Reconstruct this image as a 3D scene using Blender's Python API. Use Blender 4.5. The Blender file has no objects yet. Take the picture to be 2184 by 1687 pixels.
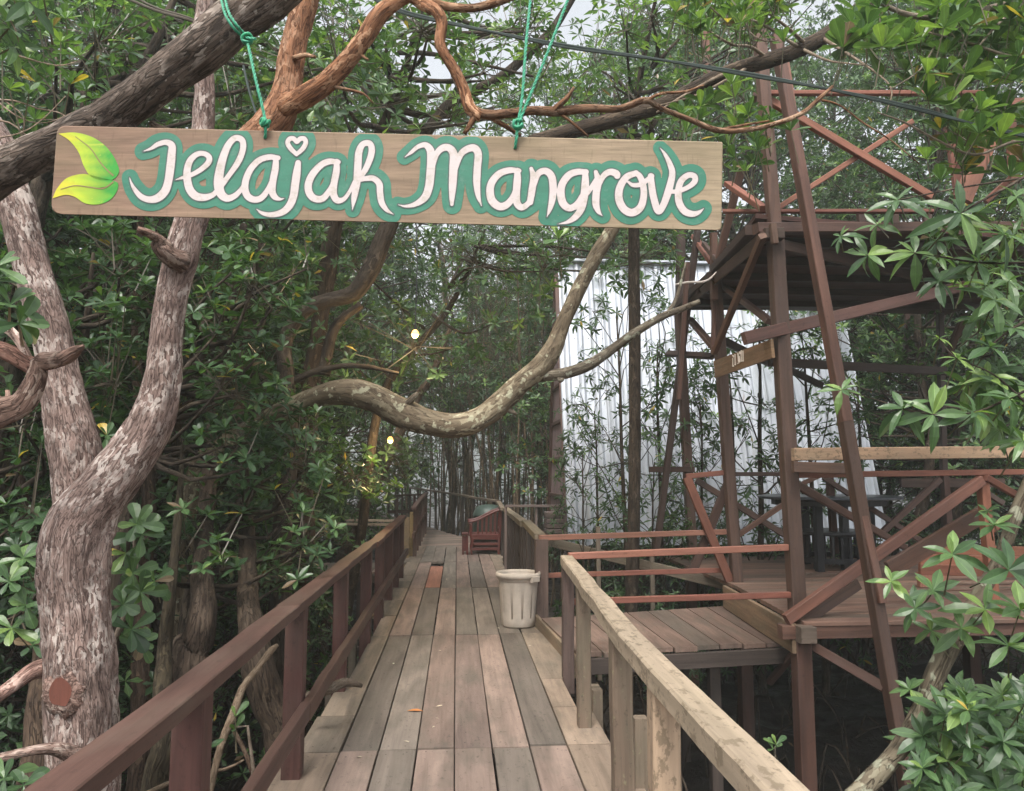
import bpy, math, random
import numpy as np
from mathutils import Vector, noise
R=np.random.default_rng(11)
random.seed(5)
SC=bpy.context.scene
COL=SC.collection
# ---------------------------------------------------------------- camera geometry
F=1600.0; CX=1091.5; CY=843.5
TH=math.radians(5.976); PS=math.radians(4.18)
CAM=np.array([0,0,1.5])
HD=np.array([math.sin(PS),math.cos(PS),0.]); RT=np.array([math.cos(PS),-math.sin(PS),0.]); UPW=np.array([0,0,1.])
FW=HD*math.cos(TH)+UPW*math.sin(TH); UP=-HD*math.sin(TH)+UPW*math.cos(TH)
def ray(u,v): return RT*(u-CX)+FW*F+UP*(CY-v)
def P(u,v,y):
    r=ray(u,v); return CAM+r*(y/r[1])
def G(u,v,z=0.):
    r=ray(u,v); return CAM+r*((z-1.5)/r[2])
def V(*a): return np.array(a,float)
def nrm(a): return a/np.maximum(np.linalg.norm(a,axis=-1,keepdims=True),1e-9)
# ---------------------------------------------------------------- mesh builder
class MB:
    def __init__(s): s.v=[];s.b=[];s.c=[];s.p=[];s.n=0
    def add(s,v,polys,b=None,c=(1,1,1)):
        v=np.asarray(v,float); n=len(v)
        s.v.append(v); s.b.append(v*1.0 if b is None else np.asarray(b,float))
        c=np.asarray(c,float); s.c.append(np.broadcast_to(c,(n,3)) if c.ndim==1 else c)
        for q in polys:
            q=np.asarray(q,int)
            if q.size: s.p.append(q.reshape(-1,q.shape[-1])+s.n)
        s.n+=n
    def mesh(s,name,org=None,smooth=False):
        v=np.concatenate(s.v); b=np.concatenate(s.b); c=np.concatenate(s.c)
        if org is not None: v=v-np.asarray(org)
        m=bpy.data.meshes.new(name)
        m.vertices.add(len(v)); m.vertices.foreach_set('co',v.astype(np.float32).ravel())
        nl=sum(q.size for q in s.p); npol=sum(len(q) for q in s.p)
        m.loops.add(nl); m.loops.foreach_set('vertex_index',np.concatenate([q.ravel() for q in s.p]).astype(np.int32))
        sizes=np.concatenate([np.full(len(q),q.shape[1]) for q in s.p])
        st=np.concatenate([[0],np.cumsum(sizes)[:-1]])
        m.polygons.add(npol); m.polygons.foreach_set('loop_start',st.astype(np.int32))
        if smooth: m.polygons.foreach_set('use_smooth',np.ones(npol,bool))
        else: m.polygons.foreach_set('use_smooth',np.zeros(npol,bool))
        m.update(calc_edges=True)
        a=m.attributes.new('bco','FLOAT_VECTOR','POINT'); a.data.foreach_set('vector',b.astype(np.float32).ravel())
        a=m.attributes.new('col','FLOAT_COLOR','POINT'); a.data.foreach_set('color',np.concatenate([c,np.ones((len(c),1))],1).astype(np.float32).ravel())
        return m
    def build(s,name,mat,parent=None,smooth=False,label=None,cat=None,group=None,kind=None):
        if parent is not None: org=np.array(parent['org'])
        else:
            v=np.concatenate(s.v); lo=v.min(0);hi=v.max(0); org=np.array([(lo[0]+hi[0])/2,(lo[1]+hi[1])/2,lo[2]])
        me=s.mesh(name,org,smooth); me.materials.append(mat)
        o=bpy.data.objects.new(name,me); COL.objects.link(o)
        if parent is not None:
            o.parent=parent; o['org']=[float(x) for x in org]
        else: o.location=org; o['org']=[float(x) for x in org]
        tag(o,label,cat,group,kind); return o
def tag(o,label=None,cat=None,group=None,kind=None):
    if label: o['label']=label
    if cat: o['category']=cat
    if group: o['group']=group
    if kind: o['kind']=kind
    return o
def empty(name,loc,label=None,cat=None,group=None,kind=None):
    o=bpy.data.objects.new(name,None); COL.objects.link(o); o.location=loc; o.empty_display_size=.1
    o['org']=[float(x) for x in loc]; return tag(o,label,cat,group,kind)
def copy_thing(o,loc,rz=0,sc=1.0,label=None,group=None,parent=None,tilt=(0,0)):
    c=o.copy(); COL.objects.link(c)
    if parent is None:
        c.location=loc; c.rotation_euler=(tilt[0],tilt[1],rz); c.scale=(sc,sc,sc) if np.isscalar(sc) else sc
        if label: c['label']=label
        if group: c['group']=group
    else: c.parent=parent
    for ch in list(o.children): copy_thing(ch,None,parent=c)
    return c
# ---------------------------------------------------------------- shapes
def beam(mb,p1,p2,w,h,up=(0,0,1),c=(1,1,1),ch=0.004,seg=1,wob=0.,jit=.12):
    p1=np.asarray(p1,float);p2=np.asarray(p2,float); t=p2-p1; L=np.linalg.norm(t); t=t/L
    up=np.asarray(up,float); s=np.cross(t,up)
    if np.linalg.norm(s)<.05: s=np.cross(t,V(0,1,0))
    s=nrm(s); u=np.cross(s,t)
    a,b=w/2,h/2
    ch=min(ch,a*.4,b*.4)
    if ch>0: prof=[(-a+ch,-b),(a-ch,-b),(a,-b+ch),(a,b-ch),(a-ch,b),(-a+ch,b),(-a,b-ch),(-a,-b+ch)]
    else: prof=[(-a,-b),(a,-b),(a,b),(-a,b)]
    prof=np.array(prof); k=len(prof)
    if wob>0: seg=max(seg,int(L/.25))
    vs=[];bs=[]; off=R.uniform(0,50,3)
    for i in range(seg+1):
        f=i/seg; o=p1+t*L*f
        if 0<i<seg and wob>0: o=o+s*R.normal(0,wob)+u*R.normal(0,wob)
        vs.append(o+prof[:,:1]*s+prof[:,1:]*u); bs.append(np.column_stack([prof,np.full(k,L*f)])+off)
    vs=np.concatenate(vs);bs=np.concatenate(bs)
    i=np.arange(k); j=(i+1)%k
    qs=[np.column_stack([r*k+i,r*k+j,(r+1)*k+j,(r+1)*k+i]) for r in range(seg)]
    cc=np.asarray(c,float)*(1+R.uniform(-jit,jit))
    mb.add(vs,[np.concatenate(qs),np.array([i[::-1]]),np.array([seg*k+i])],bs,cc)
def crom(pts,rad,step):
    pts=np.asarray(pts,float); rad=np.asarray(rad,float)
    if len(pts)==2: 
        n=max(1,int(np.linalg.norm(pts[1]-pts[0])/step)); f=np.linspace(0,1,n+1)[:,None]
        return pts[0]*(1-f)+pts[1]*f, rad[0]*(1-f[:,0])+rad[1]*f[:,0]
    q=np.vstack([2*pts[0]-pts[1],pts,2*pts[-1]-pts[-2]]); r=np.concatenate([[rad[0]],rad,[rad[-1]]])
    op=[];orr=[]
    for i in range(len(pts)-1):
        L=np.linalg.norm(pts[i+1]-pts[i]); n=max(1,int(round(L/step)))
        t=(np.arange(n)/n)[:,None]
        a,b,c,d=q[i],q[i+1],q[i+2],q[i+3]
        op.append(.5*((2*b)+(-a+c)*t+(2*a-5*b+4*c-d)*t*t+(-a+3*b-3*c+d)*t**3))
        tt=t[:,0]; a,b,c,d=r[i],r[i+1],r[i+2],r[i+3]
        orr.append(np.maximum(.5*((2*b)+(-a+c)*tt+(2*a-5*b+4*c-d)*tt*tt+(-a+3*b-3*c+d)*tt**3),.0008))
    op.append(pts[-1:]); orr.append(rad[-1:])
    return np.concatenate(op),np.concatenate(orr)
def tube(mb,pts,rad,ns=8,step=.15,disp=0.,df=6.,c=(1,1,1),lump=0.,endcap=True):
    p,r=crom(pts,rad,step); n=len(p)
    t=np.gradient(p,axis=0) if n>2 else np.repeat((p[1]-p[0])[None],n,0); t=nrm(t)
    u=np.cross(t[0],V(0.3,.2,1)); 
    if np.linalg.norm(u)<.1: u=np.cross(t[0],V(1,0,0))
    u=nrm(u); al=np.concatenate([[0],np.cumsum(np.linalg.norm(np.diff(p,axis=0),axis=1))])
    th=np.arange(ns)*2*math.pi/ns; co,si=np.cos(th)[:,None],np.sin(th)[:,None]
    off=R.uniform(0,40,3); V_=[];B_=[]
    for i in range(n):
        u=u-t[i]*np.dot(u,t[i]); u=nrm(u); w=np.cross(t[i],u)
        d=co*u+si*w; rr=np.full(ns,r[i])
        b=np.column_stack([co[:,0]*r[i],si[:,0]*r[i],np.full(ns,al[i])])
        if disp>0:
            for k in range(ns):
                q=Vector((b[k,0]*df*2.4+off[0],b[k,1]*df*2.4,b[k,2]*df*.55+off[2]))
                rr[k]*=1+disp*(1-2.6*abs(noise.noise(q)))+ disp*.5*noise.noise(q*3.1)
                if lump: rr[k]*=1+lump*noise.noise(Vector((d[k,0]*1.1+off[1],d[k,1]*1.1+off[2],al[i]*3.0)))
        V_.append(p[i]+d*rr[:,None]); B_.append(b+off)
    vs=np.concatenate(V_);bs=np.concatenate(B_); i=np.arange(ns);j=(i+1)%ns
    q=np.concatenate([np.column_stack([m*ns+i,m*ns+j,(m+1)*ns+j,(m+1)*ns+i]) for m in range(n-1)])
    pol=[q]
    if endcap: pol+=[np.array([i[::-1]]),np.array([(n-1)*ns+i])]
    mb.add(vs,pol,bs,c)
def PL(l):  # pixel polyline (u,v,y,widthpx) -> points and radii
    pts=[P(a[0],a[1],a[2]) for a in l]; rad=[a[3]*.47*a[2]/F*(F/np.linalg.norm(ray(a[0],a[1]))) for a in l]
    return pts,rad
def twigs(mb,p0,p1,r0,r1,c=(1,1,1)):   # many straight 3-sided twigs at once
    p0=np.asarray(p0);p1=np.asarray(p1); n=len(p0)
    if n==0: return
    t=nrm(p1-p0); a=np.where(np.abs(t[:,2:3])<.9,V(0,0,1),V(1,0,0)); s=nrm(np.cross(t,a)); u=np.cross(s,t)
    vs=[]
    for P0,r in ((p0,r0),(p1,r1)):
        for k in range(3):
            an=k*2.0944; vs.append(P0+(s*math.cos(an)+u*math.sin(an))*r)
    vs=np.stack(vs,1).reshape(-1,3); base=(np.arange(n)*6)[:,None]
    q=np.concatenate([base+np.array([[k,(k+1)%3,3+(k+1)%3,3+k]]) for k in range(3)])
    L=np.linalg.norm(p1-p0,axis=1); b=np.zeros((n,6,3)); b[:,3:,2]=L[:,None]; b+=R.uniform(0,40,(n,1,3)); b[:,:,0]+=np.array([0,.01,.02,0,.01,.02])
    mb.add(vs,[q],b.reshape(-1,3),c)
# leaves ------------------------------------------------------------------
def tmpl(kind):
    if kind=='kite':   # far leaf: 4 verts, folded on the midrib
        v=[(0,0,0),(.55,.5,.06),(1,0,0),(.55,-.5,.06)]; return np.array(v,float),[np.array([[0,3,2],[0,2,1]])]
    if kind=='kiteo':
        v=[(0,0,0),(.7,.5,.06),(1,0,0),(.7,-.5,.06)]; return np.array(v,float),[np.array([[0,3,2],[0,2,1]])]
    st={'obo':[(0,.05),(.3,.24),(.62,.47),(.82,.5),(.95,.3)],'lan':[(0,.04),(.12,.16),(.35,.43),(.6,.5),(.82,.3)]}[kind]
    v=[];
    for s,w in st: v+=[(s,w,.22*w),(s,0,0),(s,-w,.22*w)]
    v.append((1,0,0)); v=np.array(v,float); q=[]
    for i in range(len(st)-1):
        a=3*i; q+=[[a,a+1,a+4,a+3],[a+1,a+2,a+5,a+4]]
    a=3*(len(st)-1); m=3*len(st)
    return v,[np.array(q),np.array([[a,a+1,m],[a+1,a+2,m]])]
class LB:
    def __init__(s): s.d=[]
    def whorl(s,c,ax,n=7,L=.1,W=.38,phi=(40,95),colf=None,droop=.15):
        c=np.atleast_2d(np.asarray(c,float)); ax=nrm(np.atleast_2d(np.asarray(ax,float))); m=len(c)
        if len(ax)==1 and m>1: ax=np.repeat(ax,m,0)
        a=np.where(np.abs(ax[:,2:3])<.9,V(0,0,1),V(1,0,0)); e1=nrm(np.cross(ax,a)); e2=np.cross(ax,e1)
        az=(np.arange(n)*2.399963)[None,:]+R.uniform(0,6.28,(m,1))+R.normal(0,.15,(m,n))
        fr=(np.arange(n)+.5)/n
        ph=np.radians(phi[0]+(phi[1]-phi[0])*fr[None,:]+R.normal(0,9,(m,n)))
        d=np.cos(ph)[...,None]*ax[:,None]+np.sin(ph)[...,None]*(np.cos(az)[...,None]*e1[:,None]+np.sin(az)[...,None]*e2[:,None])
        nn=ax[:,None]-d*np.sum(d*ax[:,None],-1,keepdims=True)+R.normal(0,.12,(m,n,3)); nn=nrm(nn-d*np.sum(nn*d,-1,keepdims=True))
        Ls=L*(.62+.45*fr[None,:])*R.uniform(.8,1.15,(m,n)); 
        Lb=np.broadcast_to(np.asarray(L,float).reshape(-1,1),(m,n))
        if np.ndim(L): Ls=Lb*(.62+.45*fr[None,:])*R.uniform(.8,1.15,(m,n))
        cf=(colf or leafcol)(m,n)
        s.d.append((np.repeat(c,n,0),d.reshape(-1,3),nn.reshape(-1,3),Ls.ravel(),(Ls*W*R.uniform(.85,1.15,(m,n))).ravel(),cf.reshape(-1,3),np.full(m*n,droop)*R.uniform(.3,1.6,m*n)))
    def into(s,mb,kind):
        c,d,nn,L,W,cf,dr=[np.concatenate([x[i] for x in s.d]) for i in range(7)]
        tv,tp=tmpl(kind); k=len(tv); n=len(c); sd=np.cross(nn,d)
        x=tv[None,:,0]*L[:,None]; y=tv[None,:,1]*W[:,None]; z=tv[None,:,2]*W[:,None]*1.2-dr[:,None]*L[:,None]*tv[None,:,0]**2
        vs=c[:,None]+x[...,None]*d[:,None]+y[...,None]*sd[:,None]+z[...,None]*nn[:,None]
        b=np.stack([np.broadcast_to(tv[None,:,0],(n,k)),np.broadcast_to(tv[None,:,1],(n,k)),np.broadcast_to(R.uniform(0,9,(n,1)),(n,k))],-1)
        base=(np.arange(n)*k)[:,None]
        pol=[(base[:,None]+t[None]).reshape(-1,t.shape[1]) for t in tp]
        mb.add(vs.reshape(-1,3),pol,b.reshape(-1,3),np.repeat(cf,k,0))
G1=V(.030,.062,.028);G2=V(.058,.112,.045);G3=V(.10,.175,.062);G4=V(.18,.27,.075);GY=V(.42,.30,.06);GB=V(.16,.11,.06)
def mixcol(t):
    t=np.asarray(t)[...,None]
    return np.where(t<.5,G1+(G2-G1)*t*2,np.where(t<.85,G2+(G3-G2)*(t-.5)/.35,G3+(G4-G3)*(t-.85)/.15))
def leafcol(m,n,lo=0.,hi=.9,spec=.012):
    base=R.uniform(lo,hi,(m,1)); t=np.clip(base+R.normal(0,.14,(m,n)),0,1)
    young=np.arange(n)[None,:]<max(1,n//5); t=np.clip(t+young*R.uniform(0,.35,(m,n)),0,1)
    c=mixcol(t); r=R.uniform(0,1,(m,n))[...,None]
    spec=spec*.45; c=np.where(r<spec,GY,c); return np.where((r>=spec)&(r<spec*2.6),GB,c)
def lc(lo,hi,spec=.01): return lambda m,n: leafcol(m,n,lo,hi,spec)
# ---------------------------------------------------------------- materials
class NT:
    def __init__(s,name):
        s.m=bpy.data.materials.new(name); s.m.use_nodes=True; s.t=s.m.node_tree; s.t.nodes.clear()
        s.out=s.n('ShaderNodeOutputMaterial'); s.bs=s.n('ShaderNodeBsdfPrincipled'); s.l(s.bs.outputs[0],s.out.inputs[0])
    def n(s,ty,**k):
        x=s.t.nodes.new(ty)
        for a,b in k.items(): setattr(x,a,b)
        return x
    def l(s,a,b): s.t.links.new(a,b)
    def attr(s,name):
        a=s.n('ShaderNodeAttribute'); a.attribute_name=name; return a
    def map(s,src,sc):
        m=s.n('ShaderNodeMapping'); m.inputs['Scale'].default_value=sc; s.l(src,m.inputs[0]); return m.outputs[0]
    def noise(s,src,scale,detail=4,rough=.55,dist=0):
        x=s.n('ShaderNodeTexNoise'); x.inputs['Scale'].default_value=scale; x.inputs['Detail'].default_value=detail; x.inputs['Roughness'].default_value=rough; x.inputs['Distortion'].default_value=dist
        s.l(src,x.inputs['Vector']); return x.outputs[0]
    def ramp(s,src,stops,interp='LINEAR'):
        x=s.n('ShaderNodeValToRGB'); x.color_ramp.interpolation=interp; e=x.color_ramp.elements
        while len(e)<len(stops): e.new(.5)
        for i,(p,c) in enumerate(stops):
            e[i].position=p; e[i].color=(c,c,c,1) if np.isscalar(c) else (*c,1)
        s.l(src,x.inputs[0]); return x.outputs[0]
    def mix(s,a,b,f,mode='MIX'):
        x=s.n('ShaderNodeMix',data_type='RGBA',blend_type=mode)
        for v,i in ((f,0),(a,6),(b,7)):
            if isinstance(v,bpy.types.NodeSocket): s.l(v,x.inputs[i])
            elif i==0: x.inputs[0].default_value=v
            else: x.inputs[i].default_value=(*v,1) if not np.isscalar(v) else (v,v,v,1)
        return x.outputs[2]
    def bump(s,h,st,dist=.01):
        b=s.n('ShaderNodeBump'); b.inputs['Strength'].default_value=st; b.inputs['Distance'].default_value=dist; s.l(h,b.inputs['Height']); s.l(b.outputs[0],s.bs.inputs['Normal'])
    def fin(s,col,rough=.7,spec=.4,metal=0):
        if isinstance(col,bpy.types.NodeSocket): s.l(col,s.bs.inputs['Base Color'])
        else: s.bs.inputs['Base Color'].default_value=(*col,1)
        if isinstance(rough,bpy.types.NodeSocket): s.l(rough,s.bs.inputs['Roughness'])
        else: s.bs.inputs['Roughness'].default_value=rough
        s.bs.inputs['Specular IOR Level'].default_value=spec; s.bs.inputs['Metallic'].default_value=metal
        return s.m
def wood(name,base,rough=.65,grain=.5,stain=(.10,.10,.09),stainamt=.35,lichen=None,spec=.35,gs=1.0):
    t=NT(name); b=t.attr('bco').outputs['Vector']; c=t.attr('col').outputs['Color']
    g=t.noise(t.map(b,(45*gs,45*gs,2.2*gs)),1,7,.62,.6)
    g2=t.noise(t.map(b,(9*gs,9*gs,.8)),1,4,.5,1.2)
    k=t.ramp(g,[(.25,1-grain),(.5,1.0),(.78,1+grain*.55)])
    col=t.mix(t.mix(tuple(base),c,1.0,'MULTIPLY'),k,1.0,'MULTIPLY')
    col=t.mix(col,t.ramp(g2,[(.3,.72),(.65,1.18)]),1.0,'MULTIPLY')
    s_=t.ramp(t.noise(t.map(b,(5,5,1.7)),1.3,5,.6),[(.48,0.),(.70,1.)])
    col=t.mix(col,stain,t.mix(0.,s_,stainamt)) if False else t.mix(col,stain,_mul(t,s_,stainamt))
    if lichen:
        ls=t.ramp(t.noise(t.map(b,(26,26,17)),1,6,.65),[(lichen[1],0.),(lichen[1]+.06,1.)])
        col=t.mix(col,lichen[0],_mul(t,ls,lichen[2]))
    sp=t.ramp(t.noise(t.map(b,(1,1,.6)),38,5,.7),[(.30,.62),(.42,1.),(.62,1.),(.72,1.14)])
    col=t.mix(col,sp,1.0,'MULTIPLY')
    t.bump(g,.35,.004)
    return t.fin(col,rough,spec)
def _mul(t,s,v):
    m=t.n('ShaderNodeMath',operation='MULTIPLY'); t.l(s,m.inputs[0]); m.inputs[1].default_value=v; return m.outputs[0]
def bark(name,dark,mid,pale,sc=1.0,flake=.62,crack=.5,spots=None):
    t=NT(name); b=t.attr('bco').outputs['Vector']; c=t.attr('col').outputs['Color']
    n1=t.noise(t.map(b,(34*sc,34*sc,7*sc)),1,9,.68,1.3)
    lo=tuple(d*.45+m*.55 for d,m in zip(dark,mid)); hi=tuple(m*.6+p*.4 for m,p in zip(mid,pale))
    col=t.ramp(n1,[(.26,dark),(.40,lo),(.52,mid),(.66,hi),(.80,pale)])
    def ridge(scl,wd,det):
        n2=t.noise(t.map(b,scl),1,det,.5,.9)
        a=t.n('ShaderNodeMath',operation='SUBTRACT'); t.l(n2,a.inputs[0]); a.inputs[1].default_value=.5
        e=t.n('ShaderNodeMath',operation='ABSOLUTE'); t.l(a.outputs[0],e.inputs[0]); return t.ramp(e.outputs[0],[(.0,0.),(wd,1.)])
    r1=ridge((26*sc,26*sc,3.6*sc),.028*crack*2,4); r2=ridge((52*sc,52*sc,9*sc),.035*crack*2,3)
    rr=t.mix(r1,r2,1.0,'MULTIPLY')
    col=t.mix(dark,col,t.ramp(rr,[(0.,.12),(1.,1.)]))
    vc=t.n('ShaderNodeTexVoronoi',feature='F1'); 
    nt=t.n('ShaderNodeTexNoise'); nt.inputs['Scale'].default_value=22*sc; nt.inputs['Detail'].default_value=3; t.l(b,nt.inputs['Vector'])
    cm=t.n('ShaderNodeVectorMath',operation='SCALE'); t.l(nt.outputs[1],cm.inputs[0]); cm.inputs[3].default_value=.05/sc
    ad=t.n('ShaderNodeVectorMath',operation='ADD'); t.l(b,ad.inputs[0]); t.l(cm.outputs[0],ad.inputs[1])
    t.l(t.map(ad.outputs[0],(75*sc,75*sc,22*sc)),vc.inputs['Vector']); vc.inputs['Scale'].default_value=1
    sep=t.n('ShaderNodeSeparateColor'); t.l(vc.outputs['Color'],sep.inputs[0])
    fl=t.ramp(sep.outputs[0],[(flake+.12,0.),(flake+.17,1.)])
    pf=t.n('ShaderNodeMath',operation='MULTIPLY'); t.l(fl,pf.inputs[0]); t.l(t.ramp(t.noise(b,7*sc,4,.6),[(.45,0.),(.62,.9)]),pf.inputs[1])
    col=t.mix(col,pale,pf.outputs[0])
    if spots:
        sp=t.ramp(t.noise(b,spots[1],4,.55),[(spots[2],0.),(spots[2]+.04,1.)]); col=t.mix(col,spots[0],sp)
    col=t.mix(col,t.ramp(t.noise(b,2.5*sc,3,.5),[(.3,.75),(.7,1.2)]),1.0,'MULTIPLY')
    col=t.mix(col,c,1.0,'MULTIPLY')
    h=t.mix(n1,rr,.45)
    t.bump(h,.75,.011/sc)
    return t.fin(col,.85,.2)
def leafmat(name,gloss=.38,trans=.35,bright=1.0):
    t=NT(name); c=t.attr('col').outputs['Color']; b=t.attr('bco').outputs['Vector']
    sx=t.n('ShaderNodeSeparateXYZ'); t.l(b,sx.inputs[0])
    ab=t.n('ShaderNodeMath',operation='ABSOLUTE'); t.l(sx.outputs[1],ab.inputs[0])
    rib=t.ramp(ab.outputs[0],[(.0,1.5),(.05,1.0)])
    col=t.mix(c,t.ramp(t.noise(b,3.,3,.5),[(.3,.82*bright),(.7,1.2*bright)]),1.0,'MULTIPLY'); col=t.mix(col,rib,1.0,'MULTIPLY')
    t.fin(col,gloss,.5)
    tr=t.n('ShaderNodeBsdfTranslucent'); t.l(t.mix(col,(1.5,1.7,.7),1.0,'MULTIPLY'),tr.inputs[0])
    mx=t.n('ShaderNodeMixShader'); mx.inputs[0].default_value=trans; t.l(t.bs.outputs[0],mx.inputs[1]); t.l(tr.outputs[0],mx.inputs[2]); t.l(mx.outputs[0],t.out.inputs[0])
    return t.m
def plain(name,c,rough=.5,spec=.4,metal=0,nz=.15,ns=20,bump=0):
    t=NT(name); g=t.n('ShaderNodeTexCoord').outputs['Object']
    k=t.ramp(t.noise(g,ns,5,.6),[(.3,1-nz),(.7,1+nz)]); col=t.mix(tuple(c),k,1.0,'MULTIPLY'); col=t.mix(col,t.attr('col').outputs['Color'],1.0,'MULTIPLY')
    if bump: t.bump(t.noise(g,ns*2,4,.5),bump,.01)
    return t.fin(col,rough,spec,metal)
# ================================================================ materials
RED=(.115,.055,.045); DRED=(.075,.042,.038); ORG=(.40,.175,.095); TAN=(.36,.27,.17)
M_rail=wood('rail_wood',(.082,.044,.035),.6,.35,(.12,.09,.07),.45)
M_tower=wood('tower_wood',(.088,.052,.039),.6,.35,(.085,.06,.055),.4)
M_new=wood('new_orange_wood',(.28,.135,.095),.65,.30,(.30,.13,.08),.5)
M_pale=wood('pale_lichen_wood',(.33,.262,.19),.8,.30,(.22,.18,.12),.4,((.13,.10,.065),.54,.65))
M_mossy=wood('grey_brown_wood',(.165,.132,.10),.75,.35,(.14,.13,.09),.5,((.30,.30,.17),.60,.35))
M_deck=wood('deck_wood',(.225,.186,.162),.78,.26,(.11,.098,.078),.6,gs=.7,spec=.25)
M_dark=wood('dark_old_wood',(.06,.045,.038),.7,.4,(.05,.04,.035),.4)
M_black=wood('black_painted_wood',(.014,.014,.018),.45,.3,(.05,.05,.05),.3)
M_chair=wood('red_chair_wood',(.115,.03,.025),.4,.35,(.08,.025,.02),.4,spec=.5)
M_crate=wood('grey_crate_wood',(.20,.155,.145),.75,.35)
M_mud=None
def mudmat():
    t=NT('mud'); g=t.n('ShaderNodeTexCoord').outputs['Object']
    a=t.noise(g,1.3,8,.65); col=t.ramp(a,[(.3,(.010,.008,.007)),(.55,(.024,.018,.014)),(.75,(.055,.04,.028))])
    t.bump(t.noise(g,9,8,.7),.9,.05)
    return t.fin(col,t.ramp(t.noise(g,2.1,3,.5),[(.4,.35),(.6,.85)]),.4)
# ================================================================ world, camera, sun
w=bpy.data.worlds.new('World'); SC.world=w; w.use_nodes=True
nt=w.node_tree; bg=nt.nodes['Background']
sky=nt.nodes.new('ShaderNodeTexSky'); sky.sky_type='NISHITA'; sky.sun_disc=False
SUN_EL=math.radians(58); SUN_AZ=math.radians(-160)   # high, behind the camera
sky.sun_elevation=SUN_EL; sky.sun_rotation=SUN_AZ; sky.air_density=1.2; sky.dust_density=5.0; sky.ozone_density=1.0
hs=nt.nodes.new('ShaderNodeHueSaturation'); hs.inputs['Saturation'].default_value=.22; hs.inputs['Value'].default_value=1.0
nt.links.new(sky.outputs[0],hs.inputs['Color']); nt.links.new(hs.outputs[0],bg.inputs[0]); bg.inputs[1].default_value=.15
sl=bpy.data.lights.new('sun','SUN'); sl.energy=1.2; sl.angle=math.radians(12); sl.color=(1,.94,.86)
so=bpy.data.objects.new('sun',sl); COL.objects.link(so)
sd=Vector((math.sin(SUN_AZ)*math.cos(SUN_EL),math.cos(SUN_AZ)*math.cos(SUN_EL),math.sin(SUN_EL)))
so.rotation_euler=sd.to_track_quat('Z','Y').to_euler(); so.location=(0,0,20)
cam=bpy.data.cameras.new('camera'); co=bpy.data.objects.new('camera',cam); COL.objects.link(co); SC.camera=co
cam.sensor_width=36; cam.lens=F/2183*36; cam.clip_end=500; cam.clip_start=.05
from mathutils import Matrix
mt=Matrix(((RT[0],UP[0],-FW[0],CAM[0]),(RT[1],UP[1],-FW[1],CAM[1]),(RT[2],UP[2],-FW[2],CAM[2]),(0,0,0,1))); co.matrix_world=mt
SC.view_settings.view_transform='Standard'; SC.view_settings.look='None'; SC.view_settings.exposure=1.12; SC.view_settings.gamma=1
SC.cycles.max_bounces=8; SC.cycles.diffuse_bounces=4; SC.cycles.glossy_bounces=2; SC.cycles.transmission_bounces=4; SC.cycles.transparent_max_bounces=4
SC.cycles.use_denoising=True; SC.cycles.caustics_reflective=False; SC.cycles.caustics_refractive=False; SC.cycles.sample_clamp_indirect=6
# ================================================================ ground
GZ=-1.35
mb=MB(); n=150
xs=np.concatenate([np.linspace(-14,18,n)]); ys=np.linspace(-3,34,n)
X,Y=np.meshgrid(xs,ys); Z=np.zeros_like(X)
for i in range(n):
    for j in range(n): Z[i,j]=GZ+.16*noise.noise(Vector((X[i,j]*.9,Y[i,j]*.9,0)))+.07*noise.noise(Vector((X[i,j]*3,Y[i,j]*3,4)))
vs=np.stack([X,Y,Z],-1).reshape(-1,3); ii=(np.arange(n-1)[:,None]*n+np.arange(n-1)[None]).ravel()
mb.add(vs,[np.column_stack([ii,ii+1,ii+n+1,ii+n])])
b0=mb.n
ext=200; ring=[(-14,-3),(18,-3),(18,34),(-14,34)]; out=[(-ext,-ext),(ext,-ext),(ext,ext),(-ext,ext)]
mb.add([(x,y,GZ-.02) for x,y in ring+out],[np.array([[k,4+k,4+(k+1)%4,(k+1)%4] for k in range(4)])])
mb.build('ground',mudmat(),kind='structure',smooth=True)
# ================================================================ boardwalk
Y0=G(970,1596)[1]; ROW=2.95
PW=.2075
TONES=[(.84,.84,.80),(1.04,.93,.88),(.70,.70,.67),(1.2,1.09,1.02),(1.0,.88,.83),(.80,.82,.78),(1.16,1.03,.97),(.76,.68,.66)]
bw=empty('boardwalk',(0,0,0),kind='structure')
mb=MB(); hole=[]
rows=[Y0+ROW*k for k in range(-2,5)]
pat=[[3,3,1,6,1,4,0,3],[6,1,0,6,1,0,6,3],[3,2,0,4,7,6,2,0],[3,4,2,1,5,0,5,2],[0,4,1,5,4,2,6,0],[2,5,0,5,1,7,4,5],[5,0,5,2,5,0,2,5]]
for r in range(6):
    ya,yb=rows[r],rows[r+1]
    for k in range(8):
        xa=-.83+PW*k; x0=xa+.005+R.normal(0,.002); x1=xa+PW-.005+R.normal(0,.0015)
        z=R.normal(0,.003); tone=TONES[pat[r][k]]
        pieces=[(ya+.007,yb-.007)]
        if k in(0,7): 
            cut=R.uniform(.6,1.1) if k==0 else R.uniform(.5,1.0); pieces=[(ya+.004,ya+cut),(ya+cut+.006,ya+cut*2),(ya+cut*2+.006,yb-.004)]
        for pi,(a,b) in enumerate(pieces):
            e0,e1=x0,x1
            if k in(0,7): tone=tuple(np.array([(1.08,1.03,.90),(.92,.90,.80),(1.18,1.08,.93)][R.integers(3)]))
            if k==0: e0=x0+R.uniform(-.10,.05)
            if k==7: e1=x1+R.uniform(-.05,.09)
            if r==4 and k==2: continue
            xm=(e0+e1)/2; beam(mb,(xm+R.normal(0,.0015),a,-.0175+z),(xm+R.normal(0,.0015),b,-.0175+z+R.normal(0,.0015)),e1-e0,.035,c=tone,ch=.003,jit=.12)
mb.build('plank_deck',M_deck,bw)
nm=MB()
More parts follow.
